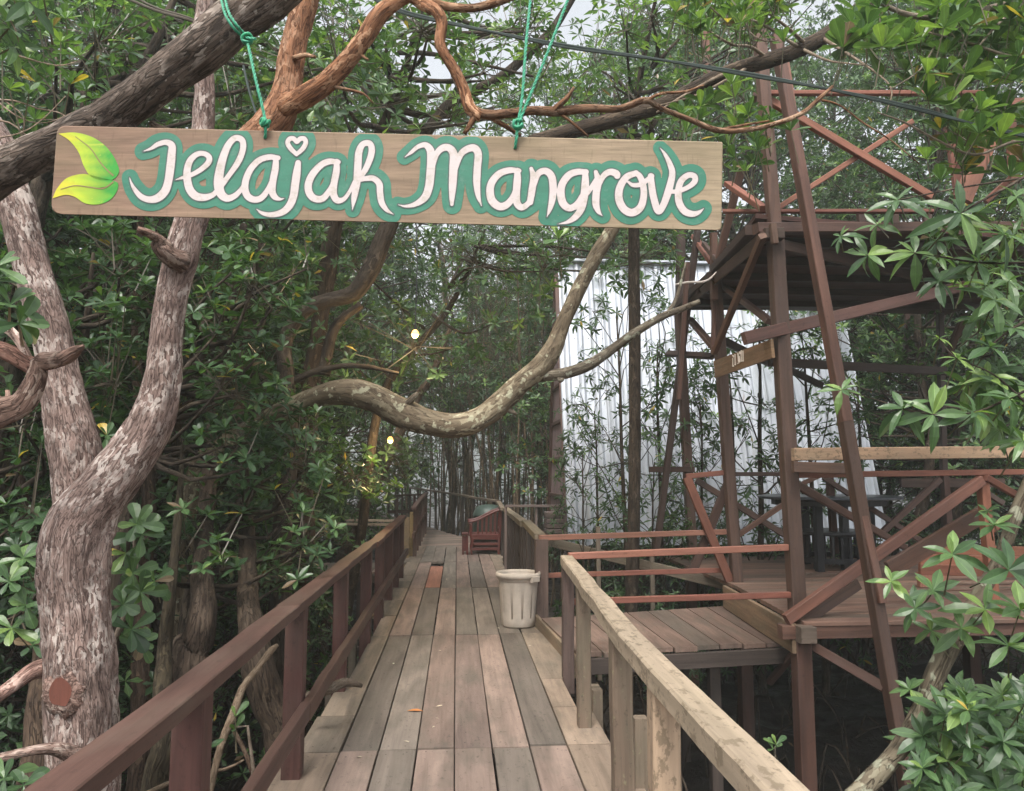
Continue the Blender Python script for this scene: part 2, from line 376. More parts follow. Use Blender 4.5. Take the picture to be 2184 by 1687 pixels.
for r in range(6):
    for k in range(8):
        for fy in (.06,.5*ROW,ROW-.06):
            for dx in(.05,.155):
                x=-.83+PW*k+dx+R.normal(0,.006); y=rows[r]+fy+R.normal(0,.012); s=.0042; nm.add([(x-s,y-s,.0042),(x+s,y-s,.0042),(x+s,y+s,.0042),(x-s,y+s,.0042)],[np.array([[0,1,2,3]])])
nm.build('nail_heads',M_dark,bw)
mb=MB(); xm=-.83+PW*2.5; beam(mb,(xm,rows[4]+.01,-.012),(xm,rows[4]+2.3,-.012),PW-.01,.035,c=(1.35,1.3,1.25)); mb.build('new_plank',M_new,bw,label='bright new orange plank let into the deck')
# bend: second leg heads away to the left
mb=MB(); A=V(-.1,rows[6]-.3,0); B=V(-4.6,33,0); dr=nrm(B-A); sd_=V(dr[1],-dr[0],0)
L=np.linalg.norm(B-A); k=0
while k*.21<L:
    c=A+dr*(k*.21+.1)
    beam(mb,c-sd_*(.85+R.uniform(-.03,.04))+V(0,0,-.02),c+sd_*(.85+R.uniform(-.03,.04))+V(0,0,-.02),.2,.035,c=TONES[R.integers(8)]); k+=1
mb.add([(-.83,rows[6],-.004),(.85,rows[6],-.004),(.85,rows[6]+2.2,-.004),(-.6,rows[6]+2.9,-.004)],[np.array([[0,1,2,3]])],c=(.8,.75,.72))
mb.build('far_deck',M_deck,bw)
mb=MB()
for x in(-.7,0,.7): beam(mb,(x,-.6,-.095),(x,rows[6],-.095),.07,.11)
for y in np.arange(.2,rows[6],1.47):
    beam(mb,(-.98,y,-.20),(.98,y,-.20),.06,.09)
    for x in(-.72,.72): beam(mb,(x,y+.06,-1.6),(x,y+.06,-.16),.09,.09)
mb.build('support_frame',M_dark,bw)
mb=MB()
for (u0,u1,vt,vb,y) in [(1302,1328,1530,1650,3.75),(1201,1216,1462,1490,5.0),(1218,1236,1470,1530,4.9)]:
    a=P((u0+u1)/2,vt,y); a[0]=max(a[0],.90); beam(mb,(a[0],a[1],-.9),a,.065,.065,c=(1.3,1.25,1.2))
for y in(5.9,7.1,8.3): beam(mb,(-.93,y,-.9),(-.93,y,.02+R.uniform(0,.05)),.07,.08,c=(1.2,1.2,1.2))
mb.build('stub_post',M_mossy,bw)
# ================================================================ railings
def railing(name,label,segs,mat,base,cat='railing'):
    t=empty(name,base,label,cat)
    return t
RX=-.80
lt=empty('railing',(RX,3,0),'red-brown handrail with square posts running along the boardwalk beside the big forked tree','railing')
mb=MB(); ztop=.855
js=[(-.4,ztop),(3.72,ztop),(7.2,ztop-.01),(11.6,ztop+.0)]
for i in range(3): beam(mb,(RX+R.normal(0,.008),js[i][0]+.003,js[i][1]),(RX+R.normal(0,.008),js[i+1][0],js[i+1][1]),.105,.05,c=[(1,1,1),(1.12,1.05,1),(1.35,1.15,1.02)][i],wob=.0025)
mb.build('handrail',M_rail,lt)
mb=MB(); beam(mb,(RX+.065,-.4,.34),(RX+.065,3.9,.34),.045,.09,wob=.002); beam(mb,(RX+.065,3.905,.33),(RX+.065,7.1,.345),.045,.09,wob=.002,c=(1.1,1.1,1)); beam(mb,(RX+.065,7.11,.34),(RX+.065,11.5,.35),.045,.09,wob=.002,c=(.9,.9,.9))
mb.build('mid_rail',M_rail,lt)
for y in(.95,2.48,4.0,5.5,7.0,8.2,9.3,10.3,11.2):
    mb=MB(); beam(mb,(RX-.01,y,-.45),(RX-.01,y,.83),.095,.095,up=(0,1,0),c=(1.0,.85,.9),ch=.005); mb.build('post',M_rail,lt)
# yellow end post and the second left section
mb=MB(); beam(mb,(-.83,14.2,-.2),(-.83,14.2,.80),.07,.06,up=(0,1,0),c=(1.15,1.0,.62)); beam(mb,(-.90,13.9,-.2),(-.90,13.9,.72),.10,.08,up=(0,1,0),c=(.7,.62,.5))
mb.build('end_post',M_pale,label='pale yellowish post standing where the red-brown railing ends',cat='post')
def rail_run(label,pts,z,mat,spacing,zb=-.3,mid=.35,wtop=.09,pw=.07,name='railing',cat='railing',capc=(1,1,1),capmat=None,thick=.05):
    t=empty(name,pts[0],label,cat); mb=MB(); mm=MB()
    for a,b in zip(pts[:-1],pts[1:]):
        a=np.array(a,float);b=np.array(b,float); n=max(1,int(np.linalg.norm(b-a)/1.3)); 
        q=[a+(b-a)*i/n+V(R.normal(0,.012),0,R.normal(0,.008)) for i in range(n+1)]
        for i in range(n): beam(mb,q[i],q[i+1]+nrm(q[i+1]-q[i])*.02,wtop,thick,c=capc,jit=.2)
        if mid: beam(mm,a-V(0,0,z-mid),b-V(0,0,z-mid),.04,.09)
    mb.build('handrail',capmat or mat,t)
    if mid: mm.build('mid_rail',mat,t)
    for a,b in zip(pts[:-1],pts[1:]):
        a=np.array(a,float);b=np.array(b,float); L=np.linalg.norm(b-a); n=max(1,int(L/spacing))
        for i in range(n):
            q=a+(b-a)*(i+.5)/n; pm=MB(); beam(pm,(q[0],q[1],zb),(q[0]+R.normal(0,.015),q[1],q[2]-.02),pw,pw*R.uniform(.7,1.2),up=(0,1,0),jit=.2); pm.build('post',mat,t)
    return t
rail_run('dark red-brown railing beyond the pale post at the bend of the walkway',[P(882,1082,13.6),P(908,1052,19.8)],.85,M_rail,1.0,mid=.35)
rail_run('low dark railing turning away left past the walkway bend',[P(906,1054,20.),P(829,1057,21.5)],.85,M_rail,.9,mid=.4)
# right side beyond the bin
g=[(.84,7.75,.85),(.87,9.6,.88),(.88,11.6,.86),(.86,13.6,.87)]
far=[P(1063,1070,15.8),P(1022,1062,18.6),P(940,1049,23),P(823,1035,30)]
rail_run('weathered knobbly handrail on close-set dark planks behind the bin and red chair',g,.86,M_dark,.60,mid=.4,wtop=.11,pw=.12,capmat=M_mossy,capc=(1.1,1.1,1.0),thick=.07)
rail_run('long thin grey handrail curving left in front of the slender stems',[np.array(g[-1])]+far,.85,M_dark,1.0,mid=None,wtop=.09,pw=.07,capmat=M_mossy,capc=(1.1,1.05,1.0))
# pale rails of the near right side
a=G(1208,1186,.88); b=G(1341,1351,.88); c_=G(1672,1687,.88); d_=c_+nrm(c_-b)*1.2
rt=empty('railing',(.8,4,0),'pale tan handrail blotched with lichen beside the raised side platform','railing')
mb=MB(); 
for p,q in((a,b),(b+V(0,.0,.0),d_)): beam(mb,p-V(0,0,.03),q-V(0,0,.03),.095,.075,ch=.008,wob=.003)
mb.build('handrail',M_pale,rt)
def onrail(y):
    for p,q in((a,b),(b,d_)):
        if q[1]<=y<=p[1]+.001:
            f=(p[1]-y)/(p[1]-q[1]); return p+(q-p)*f
    return a
for y,mt_,wd,zb in((a[1]-.06,M_dark,.085,-.10),(4.62,M_mossy,.08,-.05),(3.2,M_mossy,.085,-.75),(2.45,M_pale,.088,-.75),(1.5,M_pale,.088,-.75)):
    q=onrail(y); mb=MB(); beam(mb,(q[0],q[1],zb),(q[0],q[1],q[2]-.06),wd,wd,up=(0,1,0),c=(1.15,1.05,1.) if mt_ is not M_dark else (1.6,1.4,1.4),ch=.006,wob=.0015); mb.build('post',mt_,rt)
# ================================================================ side platform (raised)
pf=empty('side_platform',(1.7,6.8,0),'low raised plank platform joining the boardwalk to the pavilion','platform')
c00=G(1232,1392,.13); c01=G(1155,1318,.13); c10=G(1680,1368,.13); c11=G(1548,1292,.13)
mb=MB(); K=9
fn0=c00; fn1=c10; bk0=c01; bk1=c11
for i in range(K):
    f0=i/K;f1=(i+1)/K-.006
    A0=fn0+(fn1-fn0)*f0;A1=fn0+(fn1-fn0)*f1;B0=bk0+(bk1-bk0)*f0;B1=bk0+(bk1-bk0)*f1
    h=.035; e=R.normal(0,.02); dv=nrm(A0-B0)*e
    vs=np.array([A0+dv,A1+dv,B1,B0]); vs2=vs-V(0,0,h); 
    b_=np.array([(0,0,0),(.25,0,0),(.25,0,2),(0,0,2)],float)+R.uniform(0,30,3)
    mb.add(np.vstack([vs,vs2]),[np.array([[0,1,2,3],[7,6,5,4],[0,4,5,1],[1,5,6,2],[2,6,7,3],[3,7,4,0]])],np.vstack([b_,b_+V(0,.035,0)]),np.array(TONES[[1,4,1,6,4,0,1,4,7][i]])*V(.82,.76,.73))
mb.build('plank_top',M_deck,pf)
mb=MB(); 
beam(mb,(c00[0]-.02,c00[1]-.0,.025),(c01[0]-.02,c01[1]+.3,.025),.035,.17,c=(1.5,1.35,1.2)); mb.build('side_board',M_mossy,pf)
mb=MB(); beam(mb,fn0+V(0,-.03,-.10),fn1+V(.05,-.03,-.10),.04,.12); mb.build('front_board',M_dark,pf)
for q in((fn0+V(.1,.1,0)),(fn1+V(-.6,.1,0)),(bk0+V(.2,-.1,0)),(bk1+V(-.5,-.1,0))):
    mb=MB(); beam(mb,(q[0],q[1],-1.5),(q[0],q[1],.09),.09,.09,up=(0,1,0)); mb.build('post',M_dark,pf)
# gate rails
gp=G(1155,1305,.13); 
yF=P(1155,1305,7.75)
far_r=empty('railing',(1.0,7.8,.1),'pair of orange-red rails across the far edge of the side platform','railing')
mb=MB(); beam(mb,P(1149,1147,7.72),P(1552,1134,7.95),.05,.055); mb.build('handrail',M_new,far_r)
mb=MB(); beam(mb,P(1164,1227,7.8),P(1560,1215,7.95),.04,.05,c=(.75,.6,.62)); mb.build('mid_rail',M_new,far_r)
mb=MB(); q=P(1154,1305,7.7); beam(mb,(q[0],q[1],-.2),P(1154,1150,7.7),.13,.12,up=(0,1,0),c=(1.7,1.5,1.45)); mb.build('post',M_dark,far_r)
near_r=empty('railing',(1.2,5.8,.1),'pair of orange-red rails across the near edge of the side platform','railing')
mb=MB(); beam(mb,P(1212,1186,5.75),P(1680,1167,5.95),.055,.05,c=(.95,.85,.85)); mb.build('handrail',M_new,near_r)
mb=MB(); beam(mb,P(1212,1283,5.75),P(1690,1268,5.95),.045,.045,c=(.65,.5,.5)); mb.build('mid_rail',M_new,near_r)
rampr=empty('railing',P(1360,1200,9),'sloping grey plank rail on thin posts behind the side platform','railing')
mb=MB(); beam(mb,P(1150,1150,10.),P(1560,1250,8.4),.05,.11); mb.build('handrail',M_mossy,rampr)
for u,v0,v1 in((1390,1205,1300),(1275,1150,1165)):
    mb=MB(); q=P(u,v0,9.0); beam(mb,(q[0],q[1],-.9),q+V(0,0,.15),.05,.05,up=(0,1,0)); mb.build('post',M_mossy,rampr)
# ================================================================ side walk on the left and the back right deck
t=empty('side_walkway',(-2.2,12.9,0),'small side walkway branching off left behind the railing','walkway')
mb=MB()
for i in range(14): beam(mb,(-1.0-.21*i,12.0,-.03),(-1.0-.21*i,13.3,-.03),.2,.035,c=TONES[i%8])
mb.build('plank_top',M_deck,t)
mb=MB(); beam(mb,(-4,12.0,-.12),(-.95,12.0,-.12),.05,.12); beam(mb,(-4,13.3,-.12),(-.95,13.3,-.12),.05,.12); 
for x in(-1.5,-3): beam(mb,(x,12.1,-1.5),(x,12.1,-.06),.08,.08)
mb.build('support_frame',M_dark,t)
mb=MB(); beam(mb,P(737,1109,13.2),P(845,1111,13.2),.05,.04); mb.build('handrail',M_pale,t); mb=MB(); beam(mb,P(700,1117,12.2),P(850,1119,12.2),.05,.04); mb.build('handrail',M_pale,t)
t=empty('back_deck',P(1182,1145,11),'small dark deck with a thin rail beside the corrugated hut','deck')
z0=P(1180,1138,11.1)[2]
x0=P(1078,1100,11.1)[0]; x1=P(1208,1100,11.1)[0]
mb=MB(); 
for i in range(7): beam(mb,(x0+.45,10.85+.13*i,z0-.02),(x1,10.85+.13*i,z0-.02),.12,.04,up=(0,0,1),c=(1.5,1.3,1.3))
mb.build('plank_top',M_dark,t)
mb=MB(); beam(mb,P(1078,1079,10.85),P(1206,1079,10.85),.035,.035); mb.build('handrail',M_crate,t)
for u in(1078,1143,1204): 
    q=P(u,1079,10.9); mb=MB(); beam(mb,(q[0],q[1],-1.4),q,.035,.035,up=(0,1,0)); mb.build('post',M_crate,t)
cr=empty('crate',P(1183,1137,11.1),'grey slatted wooden crate stack standing on the back deck','crate')
q=P(1183,1137,11.15); z1=P(1183,1093,11.15)[2]; H_=z1-q[2]
for i in range(4):
    mb=MB(); zz=q[2]+H_*(i+.5)/4
    for (ax,ay,bx,by) in((-.13,-.14,.13,-.14),(-.13,.14,.13,.14),(-.13,-.14,-.13,.14),(.13,-.14,.13,.14)):
        beam(mb,(q[0]+ax,q[1]+ay,zz),(q[0]+bx,q[1]+by,zz),.02,H_/4*.8)
    mb.build('slat_ring',M_crate,cr)
mb=MB(); beam(mb,(q[0],q[1]-.15,z1),(q[0],q[1]+.15,z1),.28,.02); mb.build('top',M_crate,cr)
mb=MB(); beam(mb,(q[0],q[1],q[2]+.01),(q[0],q[1],z1-.03),.23,.25,up=(0,1,0),c=(.35,.35,.35)); mb.build('inner_box',M_crate,cr)
# ================================================================ bin
M_bin=plain('bin_plastic',(.45,.39,.33),.55,.3,0,.16,7,.05)
bb=G(1108,1342,0); bz=0; BH=P(1108,1222,bb[1])[2]-.01; BR=47*bb[1]/F
bn=empty('rubbish_bin',(bb[0],bb[1]+BR,0),'beige round plastic rubbish bin standing by the dark railing post','bin')
bc=np.array([bb[0],bb[1]+BR*.8,0.]); ns=64
def lathe(mb,prof,center,ns,flute=None,c=(1,1,1)):
    th=np.arange(ns)*2*math.pi/ns; vs=[]
    for i,(r,z) in enumerate(prof):
        rr=np.full(ns,r)
        if flute and flute[0]<=i<=flute[1]: rr=rr-flute[2]*(np.abs(((th*flute[3]/(2*math.pi))%1)-.5)<.13)
        vs.append(np.column_stack([center[0]+rr*np.cos(th),center[1]+rr*np.sin(th),np.full(ns,center[2]+z)]))
    i=np.arange(ns);j=(i+1)%ns; q=np.concatenate([np.column_stack([m*ns+i,m*ns+j,(m+1)*ns+j,(m+1)*ns+i]) for m in range(len(prof)-1)])
    mb.add(np.concatenate(vs),[q],None,c)
mb=MB(); lathe(mb,[(.001,.004),(BR*.72,.004),(BR*.75,.02),(BR*.765,.07),(BR*.77,.09),(BR*.90,BH*.83),(BR*.905,BH*.85),(BR*.93,BH*.86),(BR*.94,BH*.95),(BR*.92,BH*.95),(BR*.89,BH*.82),(BR*.73,.02),(.001,.02)],bc,ns,(4,5,.0028,11))
mb.build('body',M_bin,bn,smooth=True)
mb=MB(); lathe(mb,[(BR*.93,BH*.90),(BR*1.02,BH*.91),(BR*1.03,BH*.96),(BR*1.0,BH),(BR*.93,BH*1.0),(BR*.91,BH*.95)],bc,ns); mb.build('rim',M_bin,bn,smooth=True)
for s in(0,):
    an=math.radians(-48); q=bc+V(math.cos(an)*BR*1.03,math.sin(an)*BR*1.03,BH*.90); mb=MB(); tdir=V(-math.sin(an),math.cos(an),0)
    beam(mb,q-tdir*.05,q+tdir*.05,.035,.055,c=(1.1,1.1,1.1)); mb.build('handle',M_bin,bn)
# ================================================================ red armchair (side view, facing the walkway)
cb=G(1035,1182,0); CY_=cb[1]; X0=P(1004,1180,CY_)[0]; X1=P(1066,1180,CY_)[0]; WD=.52
ch=empty('armchair',((X0+X1)/2,CY_+.25,0),'red slatted wooden armchair facing across the boardwalk by the rail','chair')
zs=.36; za=P(1035,1108,CY_)[2]; zb_=P(1060,1086,CY_)[2]
def cpart(name,lst,par=ch,mat=M_chair):
    mb=MB()
    for p,q,w_,h_ in lst: beam(mb,p,q,w_,h_,ch=.006)
    return mb.build(name,mat,par)
ya,yb=CY_,CY_+WD
cpart('seat',[((X0-.03,(ya+yb)/2,zs),(X1-.02,(ya+yb)/2,zs),WD+.04,.035),((X0,ya,zs-.05),(X1,ya,zs-.05),.03,.08),((X0,yb,zs-.05),(X1,yb,zs-.05),.03,.08),((X0,ya,zs-.05),(X0,yb,zs-.05),.03,.08)])
for y in(ya,yb):
    mb=MB(); tube(mb,[(X0+.02,y,.0),(X0+.0,y,.10),(X0+.03,y,.22),(X0+.0,y,.36),(X0+.0,y,.50),(X0-.01,y,za-.06)],[.02,.018,.03,.028,.022,.026],8,.04,c=(1,1,1)); mb.build('front_leg',M_chair,ch,smooth=True)
    mb=MB(); beam(mb,(X1-.03,y,0),(X1-.01,y,zs),.05,.045); beam(mb,(X1-.01,y,zs),(X1+.03,y,zb_+.02),.05,.045); mb.build('rear_leg',M_chair,ch)
    mb=MB(); tube(mb,[(X0-.06,y,za-.045),(X0+.12,y,za-.01),(X1-.1,y,zb_-.045),(X1+.02,y,zb_-.01)],[.026,.024,.024,.024],8,.06); mb.build('armrest',M_chair,ch,smooth=True)
    for i in range(5):
        x=X0+.13+i*.082; zt=za+(zb_-za)*(x-X0)/(X1-X0)-.02
        cpart('arm_slat',[((x,y,zs),(x+.01,y,zt),.022,.035)])
for zz in(.10,.19): cpart('stretcher',[((X0+.02,ya,zz),(X1-.03,ya,zz),.025,.05),((X0+.02,yb,zz),(X1-.03,yb,zz),.025,.05)])
cpart('backrest',[((X1+.03,ya,zb_),(X1+.03,yb,zb_),.035,.07),((X1,ya,zs+.1),(X1,yb,zs+.1),.03,.05)])
for i in range(6):
    y=ya+.07+i*.078; cpart('back_slat',[((X1,y,zs+.1),(X1+.03,y,zb_),.03,.02)])
st_=empty('stool',(X0-.12,CY_+.12,0),'small reddish wooden box stool in front of the red armchair','stool')
cpart('seat',[((X0-.17,CY_+.12,.38),(X0-.05,CY_+.12,.38),.34,.03)],st_)
for dx in(-.15,-.07): 
    for dy in(-.02,.26): cpart('leg',[((X0+dx,CY_+dy,0),(X0+dx,CY_+dy,.36),.035,.035)],st_)
cpart('side_panel',[((X0-.15,CY_-.0,.2),(X0-.07,CY_-.0,.2),.015,.28)],st_)
# green domed lid behind
M_green=plain('dull_green_plastic',(.045,.07,.058),.45,.4,0,.1,9)
gb=P(1040,1100,15.2); r_=.32
gt=empty('water_drum',(gb[0]+.02,15.2,0),'dull green round-topped drum behind the red armchair','drum')
ztop_=P(1040,1075,15.2)[2]
mb=MB(); lathe(mb,[(.001,ztop_),(r_*.45,ztop_-.015),(r_*.72,ztop_-.05),(r_*.9,ztop_-.12),(r_,ztop_-.20),(r_*1.02,ztop_-.22)],(gb[0]+.02,15.2,0),32); mb.build('lid',M_green,gt,smooth=True)
mb=MB(); lathe(mb,[(r_*.98,ztop_-.21),(r_*.96,.35),(r_*.88,.02),(.001,.01)],(gb[0]+.02,15.2,0),32,c=(.7,.7,.7)); mb.build('body',M_green,gt,smooth=True)
# ================================================================ fallen leaves on the deck
def dleaf(u,v,L,col,label,rot):
    mb=MB(); q=G(u,v,.004); lb=LB(); lb.s=1
    lb.d.append((np.array([q]),np.array([[math.cos(rot),math.sin(rot),0.06]]),np.array([[0,0,1.]]),np.array([L]),np.array([L*.42]),np.array([col]),np.array([.15])))
    lb.into(mb,'lan'); mb.build('fallen_leaf',M_leafdry,label=label,cat='leaf',group='fallen leaves on the boardwalk')
M_leafdry=plain('dry_leaf',(1,1,1),.7,.2)
dleaf(868,1516,.11,(.50,.20,.07),'orange fallen leaf lying flat on a grey plank',.1)
dleaf(928,1507,.075,(.62,.50,.36),'cream fallen leaf lying near the middle of the deck',.3)
dleaf(1133,1562,.05,(.70,.60,.48),'tiny pale leaf on the dark plank toward the pale railing',1.2)
dleaf(1125,1377,.05,(.65,.58,.46),'tiny pale leaf on the deck just in front of the bin',.2)
dleaf(838,1416,.05,(.55,.55,.42),'small greenish leaf scrap on a dark plank',1.4)
dleaf(1068,1320,.06,(.10,.08,.06),'dark curled leaf on the deck left of the bin',1.0)
dleaf(1065,1340,.05,(.60,.52,.42),'pale leaf scrap near the deck seam beside the bin',2.2)
dleaf(1068,1210,.08,(.6,.5,.38),'pale leaf on the deck in front of the red armchair',.4)
for i_ in range(13):
    mb=MB(); lb=LB(); q=V(R.uniform(-.75,.75),R.uniform(4.0,12.5),.005); rr_=R.uniform(0,6.28); lb.d.append((np.array([q]),np.array([[math.cos(rr_),math.sin(rr_),R.uniform(0,.15)]]),np.array([[0,0,1.]]),np.array([R.uniform(.025,.05)]),np.array([.02]),np.array([V(.5,.42,.32)*R.uniform(.5,1.2)]),np.array([.3]))); lb.into(mb,'lan'); mb.build('leaf_scrap',M_leafdry,label='tiny dry leaf scrap lying on the boardwalk planks',cat='leaf scrap',group='tiny leaf scraps scattered over the boardwalk')
# ================================================================ pavilion with look-out tower
tw=empty('lookout_tower',P(1700,1330,5.95),'tall dark red timber look-out tower with cross braces above a plank pavilion','tower')
def tb(name,u1,v1,y1,u2,v2,y2,w,h,mat=M_tower,c=(1,1,1),par=tw,up=(0,0,1),**k):
    mb=MB(); beam(mb,P(u1,v1,y1),P(u2,v2,y2),w,h,up=up,c=c,ch=.005,**k); return mb.build(name,mat,par)
FY=(0,1,0)
def post(u1,v1,y1,u2,v2,y2,w,c=(1,1,1),mat=M_tower): return tb('post',u1,v1,y1,u2,v2,y2,w*.76,w*.76,mat,c,up=FY)
def brace(u1,v1,y1,u2,v2,y2,hpx,mat=M_tower,c=(1,1,1),th=.05,name='brace'):
    y=(y1+y2)/2; return tb(name,u1,v1,y1,u2,v2,y2,hpx*y/F,th,mat,c,up=FY)
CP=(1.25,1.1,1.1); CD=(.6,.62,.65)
post(1610,-40,6.15,1651,488,6.0,.125,c=(1.35,1.25,1.2)); post(1651,488,6.0,1702,1335,5.95,.15)
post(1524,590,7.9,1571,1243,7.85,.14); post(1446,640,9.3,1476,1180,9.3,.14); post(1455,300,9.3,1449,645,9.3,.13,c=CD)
post(1501,-20,7.9,1508,180,7.9,.09,c=(1.8,1.5,1.4)); post(1521,498,7.8,1523,640,7.8,.09,c=(1.5,1.3,1.2))
# raking legs
tb('raking_leg',1654,80,5.75,1802,900,5.3,.075,.10,M_tower,(1.45,1.2,1.15),up=FY); tb('raking_leg',1802,900,5.3,1938,1700,5.1,.08,.10,M_tower,(1.0,.95,.9),up=FY)
tb('splice_board',1673,130,5.72,1700,305,5.62,.04,.08,M_tower,(2.0,1.6,1.5),up=FY); tb('splice_board',1818,1012,5.28,1879,1285,5.15,.055,.08,M_tower,(1.5,1.25,1.15),up=FY)
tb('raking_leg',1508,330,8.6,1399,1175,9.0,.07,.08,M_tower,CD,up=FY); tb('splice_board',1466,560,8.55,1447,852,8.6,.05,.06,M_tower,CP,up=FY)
# upper railing and crosses
brace(1640,199,6.1,2100,199,6.5,10,M_new,(.75,.6,.6),name='upper_rail'); brace(2120,220,6.6,2260,215,6.7,16,M_new,(.9,.8,.8),name='upper_rail')
brace(1540,451,6.6,1990,451,6.0,8,M_new,(.55,.42,.42),name='upper_rail')
brace(1640,214,6.15,1985,420,6.25,17,M_new,(.85,.75,.7)); brace(1655,446,6.2,1944,260,6.3,12,M_new,(.95,.85,.8))
brace(2022,272,7.2,2046,425,7.2,20,M_new,(.6,.5,.5)); brace(2112,285,7.0,2052,425,6.9,42,M_new,(1.0,.95,.9)); brace(2150,205,6.8,2163,390,6.8,22,M_new,(.8,.75,.7))
brace(2050,330,7.1,2150,240,7.1,14,M_new,(.5,.42,.4)); brace(2070,260,7.2,2190,330,7.0,14,M_new,(.7,.6,.6)); brace(2100,430,7,2183,355,6.9,12,M_new,(.7,.6,.6))
brace(1551,392,6.9,1628,445,6.1,18,M_new,(.8,.65,.62)); brace(1583,350,7.2,1532,552,7.6,17,c=(1.2,1.1,1.05)); brace(1612,200,6.4,1585,268,7.0,10,c=CP)
brace(1480,505,9,1518,560,8,16,M_new,(.7,.6,.6)); brace(1500,520,8.2,1532,560,7.6,10)
brace(2040,180,7.6,2045,430,7.6,12,c=CD); 
for u in(1835,1905,1975): brace(u,452,6.5,u+2,480,6.5,18,c=(.9,.9,.9),name='block')
tb('edge_beam',1611,488,5.95,2300,484,6.6,.09,.085,c=(1.15,1.05,1.05)); 
tb('edge_beam',1600,490,6.0,1521,576,7.8,.09,.085,c=(.55,.5,.5)); tb('edge_beam',1521,585,7.8,1445,652,9.3,.09,.085,c=(.7,.65,.65))
tb('bracket',1628,500,5.9,1668,500,5.9,.09,.09,c=(.8,.9,.9)); tb('bracket',1647,478,5.82,1652,520,5.82,.05,.05,c=(1.5,1.5,1.4))
# upper floor (seen from below)
ua=P(1611,470,6.0); ub=P(1521,575,7.85); uc=P(1440,648,9.4); ud=V(uc[0]+3.8,9.6,uc[2]); ue=V(ua[0]+4.2,6.6,ua[2])
mb=MB(); zf=ua[2]+.02
pl=[ua,ub,uc,ud,ue]; vs=np.array([[p[0],p[1],zf] for p in pl]+[[p[0],p[1],zf+.04] for p in pl])
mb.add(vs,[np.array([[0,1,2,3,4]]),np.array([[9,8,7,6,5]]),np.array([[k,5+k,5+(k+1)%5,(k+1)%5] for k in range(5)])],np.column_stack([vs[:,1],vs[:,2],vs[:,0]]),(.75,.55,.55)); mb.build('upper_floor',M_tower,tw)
for yy in(6.5,7.1,7.7,8.3,8.9):
    mb=MB(); xl=ua[0]+.15+(0 if yy<7.9 else .1); beam(mb,(xl,yy,zf-.045),(xl+3.9,yy,zf-.045),.05,.08,c=(.55,.5,.5)); mb.build('joist',M_tower,tw)
tb('back_beam',1438,654,9.4,2010,653,9.5,.06,.085,c=CD)
# braces under the upper floor
brace(1629,505,5.9,1524,595,7.75,22,c=(1.2,1.15,1.1)); brace(1626,503,5.85,1523,752,7.7,15,c=(1.6,1.5,1.35)); brace(1524,600,7.75,1478,636,8.7,16)
brace(1524,595,7.9,1520,752,7.8,9,c=CP)
brace(1545,612,8.0,1645,688,6.2,22,c=(1.2,1.1,1.1)); brace(1470,680,9.1,1523,742,8.0,17,c=(1.1,1.0,1.0)); brace(1545,728,8.0,1642,776,9.4,16,c=CD); brace(1668,782,9.0,1752,822,9.3,14,c=CD)
brace(1586,722,5.8,2085,603,6.8,26,c=(1.25,1.05,1.1),name='long_brace'); brace(1656,521,6.0,1970,592,7.5,22,c=(1.05,1.0,1.0))
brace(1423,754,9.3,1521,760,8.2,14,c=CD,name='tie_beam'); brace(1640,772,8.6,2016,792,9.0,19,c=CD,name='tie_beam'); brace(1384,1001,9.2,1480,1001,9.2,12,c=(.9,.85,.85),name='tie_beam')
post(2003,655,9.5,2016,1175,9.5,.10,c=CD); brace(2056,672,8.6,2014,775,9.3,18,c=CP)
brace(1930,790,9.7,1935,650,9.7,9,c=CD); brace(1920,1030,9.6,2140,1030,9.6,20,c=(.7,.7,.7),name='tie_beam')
# pavilion floor
pv=empty('pavilion_floor',(4.3,8,.3),'raised plank floor of the pavilion carried on beams and dark posts','platform')
zp=.38; fl=G(1700,1322,zp); bl=G(1562,1247,zp); 
y=fl[1]; i=0; mb=MB()
ybk=G(1700,1186,zp)[1]
while y<ybk:
    xl=fl[0]+.02+(bl[0]-fl[0])*min(1,(y-fl[1])/(bl[1]-fl[1])); beam(mb,(xl,y,zp-.02),(xl+5.2,y,zp-.02),.145,.035,c=np.array(TONES[R.integers(8)])*V(.78,.63,.57),jit=.1); y+=.15
mb.build('plank_top',M_deck,pv)
mb=MB(); beam(mb,V(bl[0]-.05,bl[1]+.1,zp-.13),V(fl[0]-.05,fl[1]-.05,zp-.13),.04,.22,c=(1.25,1.05,.88)); mb.build('side_board',M_mossy,pv)
mb=MB(); zb2=P(1730,1345,fl[1])[2]; beam(mb,(fl[0]-.15,fl[1]-.02,zb2),(fl[0]+5,fl[1]+.05,zb2),.09,.10,c=(1.3,1.15,1.1)); mb.build('front_beam',M_tower,pv)
mb=MB(); 
for k in range(5): beam(mb,(fl[0]+.35+k*.9,fl[1]-.02,zb2+.05),(fl[0]+.35+k*.9,fl[1]-.02,zp-.04),.09,.09,up=FY)
mb.build('blocking',M_dark,pv)
for x_,y_ in((fl[0]+.02,fl[1]),(fl[0]+2.6,fl[1]),(bl[0]+.1,bl[1]),(bl[0]+2.5,bl[1]),(bl[0]+.3,ybk-.2),(bl[0]+3,ybk-.2)):
    mb=MB(); beam(mb,(x_,y_,-1.6),(x_,y_,zb2-.03),.12,.12,up=FY,c=(.95,.8,.78)); mb.build('post',M_tower,pv)
mb=MB(); q=P(1706,1338,fl[1]-.1); beam(mb,q-V(.02,0,.05),q+V(.10,0,-.05),.12,.12,c=(2.2,2.2,2.)); beam(mb,P(1664,1345,5.9),P(1700,1338,5.9),.10,.10,c=(1.2,1.1,1.)); mb.build('bearer_block',M_dark,pv)
